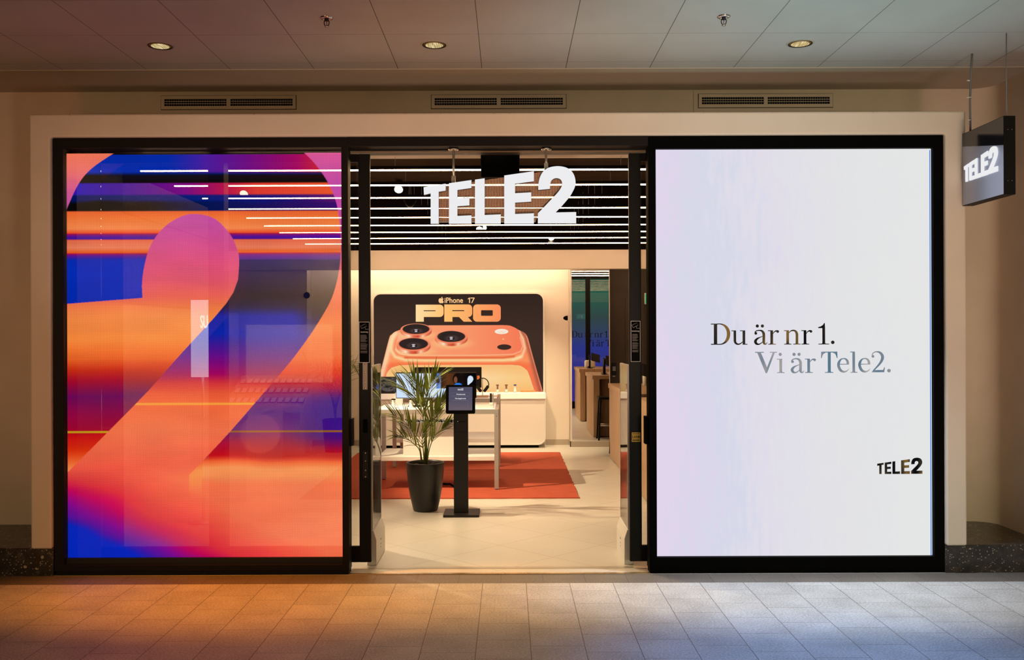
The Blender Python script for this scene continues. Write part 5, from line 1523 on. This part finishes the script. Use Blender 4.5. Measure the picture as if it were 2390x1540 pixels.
MB().box(1.54, 1.76, 2.80, 2.88, 1.033, 1.19).build('body', M_WHITE, r, .03)
MB().box(1.60, 1.66, 2.796, 2.88, 1.045, 1.07).build('dark_slot', M_CHAR, r)
MB().lathe([(.0001, 0), (.025, 0), (.025, .13), (.012, .16), (.012, .18), (.0001, .18)], (1.80, 5.75, 1.033), 18).build('dispenser_bottle', M_WHITE, None, label='white bottle on the wooden counter, seen in the mirror', category='bottle')
# stool
sx, sy = 1.62, 6.62
r = thing('bar_stool', (sx, sy, 0), 'black bar stool behind the far counter, seen in the mirror', 'stool')
MB().box(sx - .17, sx + .17, sy - .16, sy + .16, .66, .70).build('seat', M_BLACK, r, .012)
for a in (-1, 1):
    for b in (-1, 1): MB().tube([(sx + a * .14, sy + b * .13, .66), (sx + a * .17, sy + b * .16, 0)], .014, 10).build('leg', M_BLACK, r)
    MB().tube([(sx - .16, sy + a * .15, .24), (sx + .16, sy + a * .15, .24)], .009, 8).build('footrest', M_CHROME, r)

# ================================================================== LEFT SIDE OF THE SHOP, SEEN THROUGH THE DISPLAY
# curtain on the left wall
cu = MB(); n = 90; vs = []
for k in range(n + 1):
    y = 3.2 + 4.2 * k / n; x = -4.36 + .028 * math.sin(k * 1.9) + .012 * math.sin(k * .7)
    vs += [(x, y, 2.1), (x, y, 3.1)]
cu.add(vs, [(2 * k, 2 * k + 2, 2 * k + 3, 2 * k + 1) for k in range(n)], True)
r = thing('curtain', (-4.36, 5.3, 2.1), 'pale pleated curtain high on the left shop wall, seen through the display', 'curtain')
cu.build('fabric', M_CURT, r); MB().tube([(-4.36, 3.15, 3.115), (-4.36, 7.45, 3.115)], .012, 8).build('rail', M_CHAR, r)
MB().box(-4.415, -4.05, 2.6, 7.4, .0, 2.05).build('tall_cabinet', M_WHITELAC, None, .005, label='long white wall cabinet along the left shop wall, under the curtain', category='cabinet')
# slanted phone rack
rk = thing('phone_rack', (-3.42, 6.85, 0), 'white sloped rack with rows of phones at the back left, seen through the display', 'rack')
MB().prism([(6.35, .72), (7.30, 1.12), (7.30, 1.04), (6.35, .64)], -3.98, -2.86, plane='yz').build('sloped_top', M_WHITELAC, rk, .003)
MB().box(-3.90, -2.95, 6.55, 7.28, 0, .74).prism([(6.55, .74), (7.28, .74), (7.28, 1.045), (6.55, .735)], -3.90, -2.95, plane='yz').build('body', M_WHITELAC, rk)
ph0 = None
sl = math.atan2(.40, .95)
for row in range(3):
    for k in range(11):
        lab = 'dark phone in the %s row of the white sloped rack, %s from the left' % (('front', 'middle', 'rear')[row], 'first second third fourth fifth sixth seventh eighth ninth tenth eleventh'.split()[k])
        x = -3.90 + k * .098; t = .18 + row * .30
        y = 6.35 + .95 * t; z = .72 + .40 * t + .012
        if ph0 is None:
            ph0 = thing('display_phone', (x, y, z), lab, 'phone', 'phones on the sloped rack')
            mb = MB(); mb.box(-.036, .036, -.075, .075, -.004, .006); mb.v = [(v[0] + x, v[1] * math.cos(sl) - v[2] * math.sin(sl) + y, v[1] * math.sin(sl) + v[2] * math.cos(sl) + z) for v in mb.v]
            mb.build('body', M_CHAR, ph0)
            mb = MB(); mb.box(-.033, .033, -.070, .070, .006, .0068); mb.v = [(v[0] + x, v[1] * math.cos(sl) - v[2] * math.sin(sl) + y, v[1] * math.sin(sl) + v[2] * math.cos(sl) + z) for v in mb.v]
            mb.build('screen', emission_mat('phone_glow', (.8, .62, .5), .5, 'NONE'), ph0)
        else: copy_tree(ph0, (x, y, z), label=lab)
# glowing panel on a pole, added in place of a reflection in the glass
x0, z1 = P(445, 700, 1.9); x1, z0 = P(497, 880, 1.9)
r = thing('reflected_poster', ((x0 + x1) / 2, 1.92, 0), 'narrow white glowing panel on a pole, standing in for a poster reflected in the left display', 'poster reflection')
MB().box(x0, x1, 1.90, 1.94, z0, z1).build('light_panel', mat('poster_glow', (.8, .8, .85), .5, emis=(.85, .88, 1.0), strength=1.7), r, .003)
MB().tube([((x0 + x1) / 2, 1.93, .02), ((x0 + x1) / 2, 1.93, z0)], .014, 10).build('pole', M_ALU, r)
MB().lathe([(.0001, 0), (.13, 0), (.13, .015), (.0001, .02)], ((x0 + x1) / 2, 1.92, 0), 26).build('foot', M_ALU, r)
tx_, tz_ = P(467, 765, 1.899)
flat_text('SUC', .165, lambda a, b: (tx_ + a, 1.8985, tz_ + b), 'word', mat('poster_word', (.9, .9, .9), .5, emis=(1, .95, .95), strength=4.0), r, align='LEFT', fit=.112)
# white low counter at the left front, seen through the display
r = thing('low_counter', (-2.75, 3.4, 0), 'low white counter block on the shop floor, seen through the left display', 'counter')
MB().box(-3.3, -2.72, 3.0, 4.6, 0, .86).build('body', M_WHITELAC, r, .006)
MB().box(-3.33, -2.69, 2.97, 4.63, .86, .90).build('worktop', M_WHITELAC, r, .004)

bpy.context.view_layer.update()
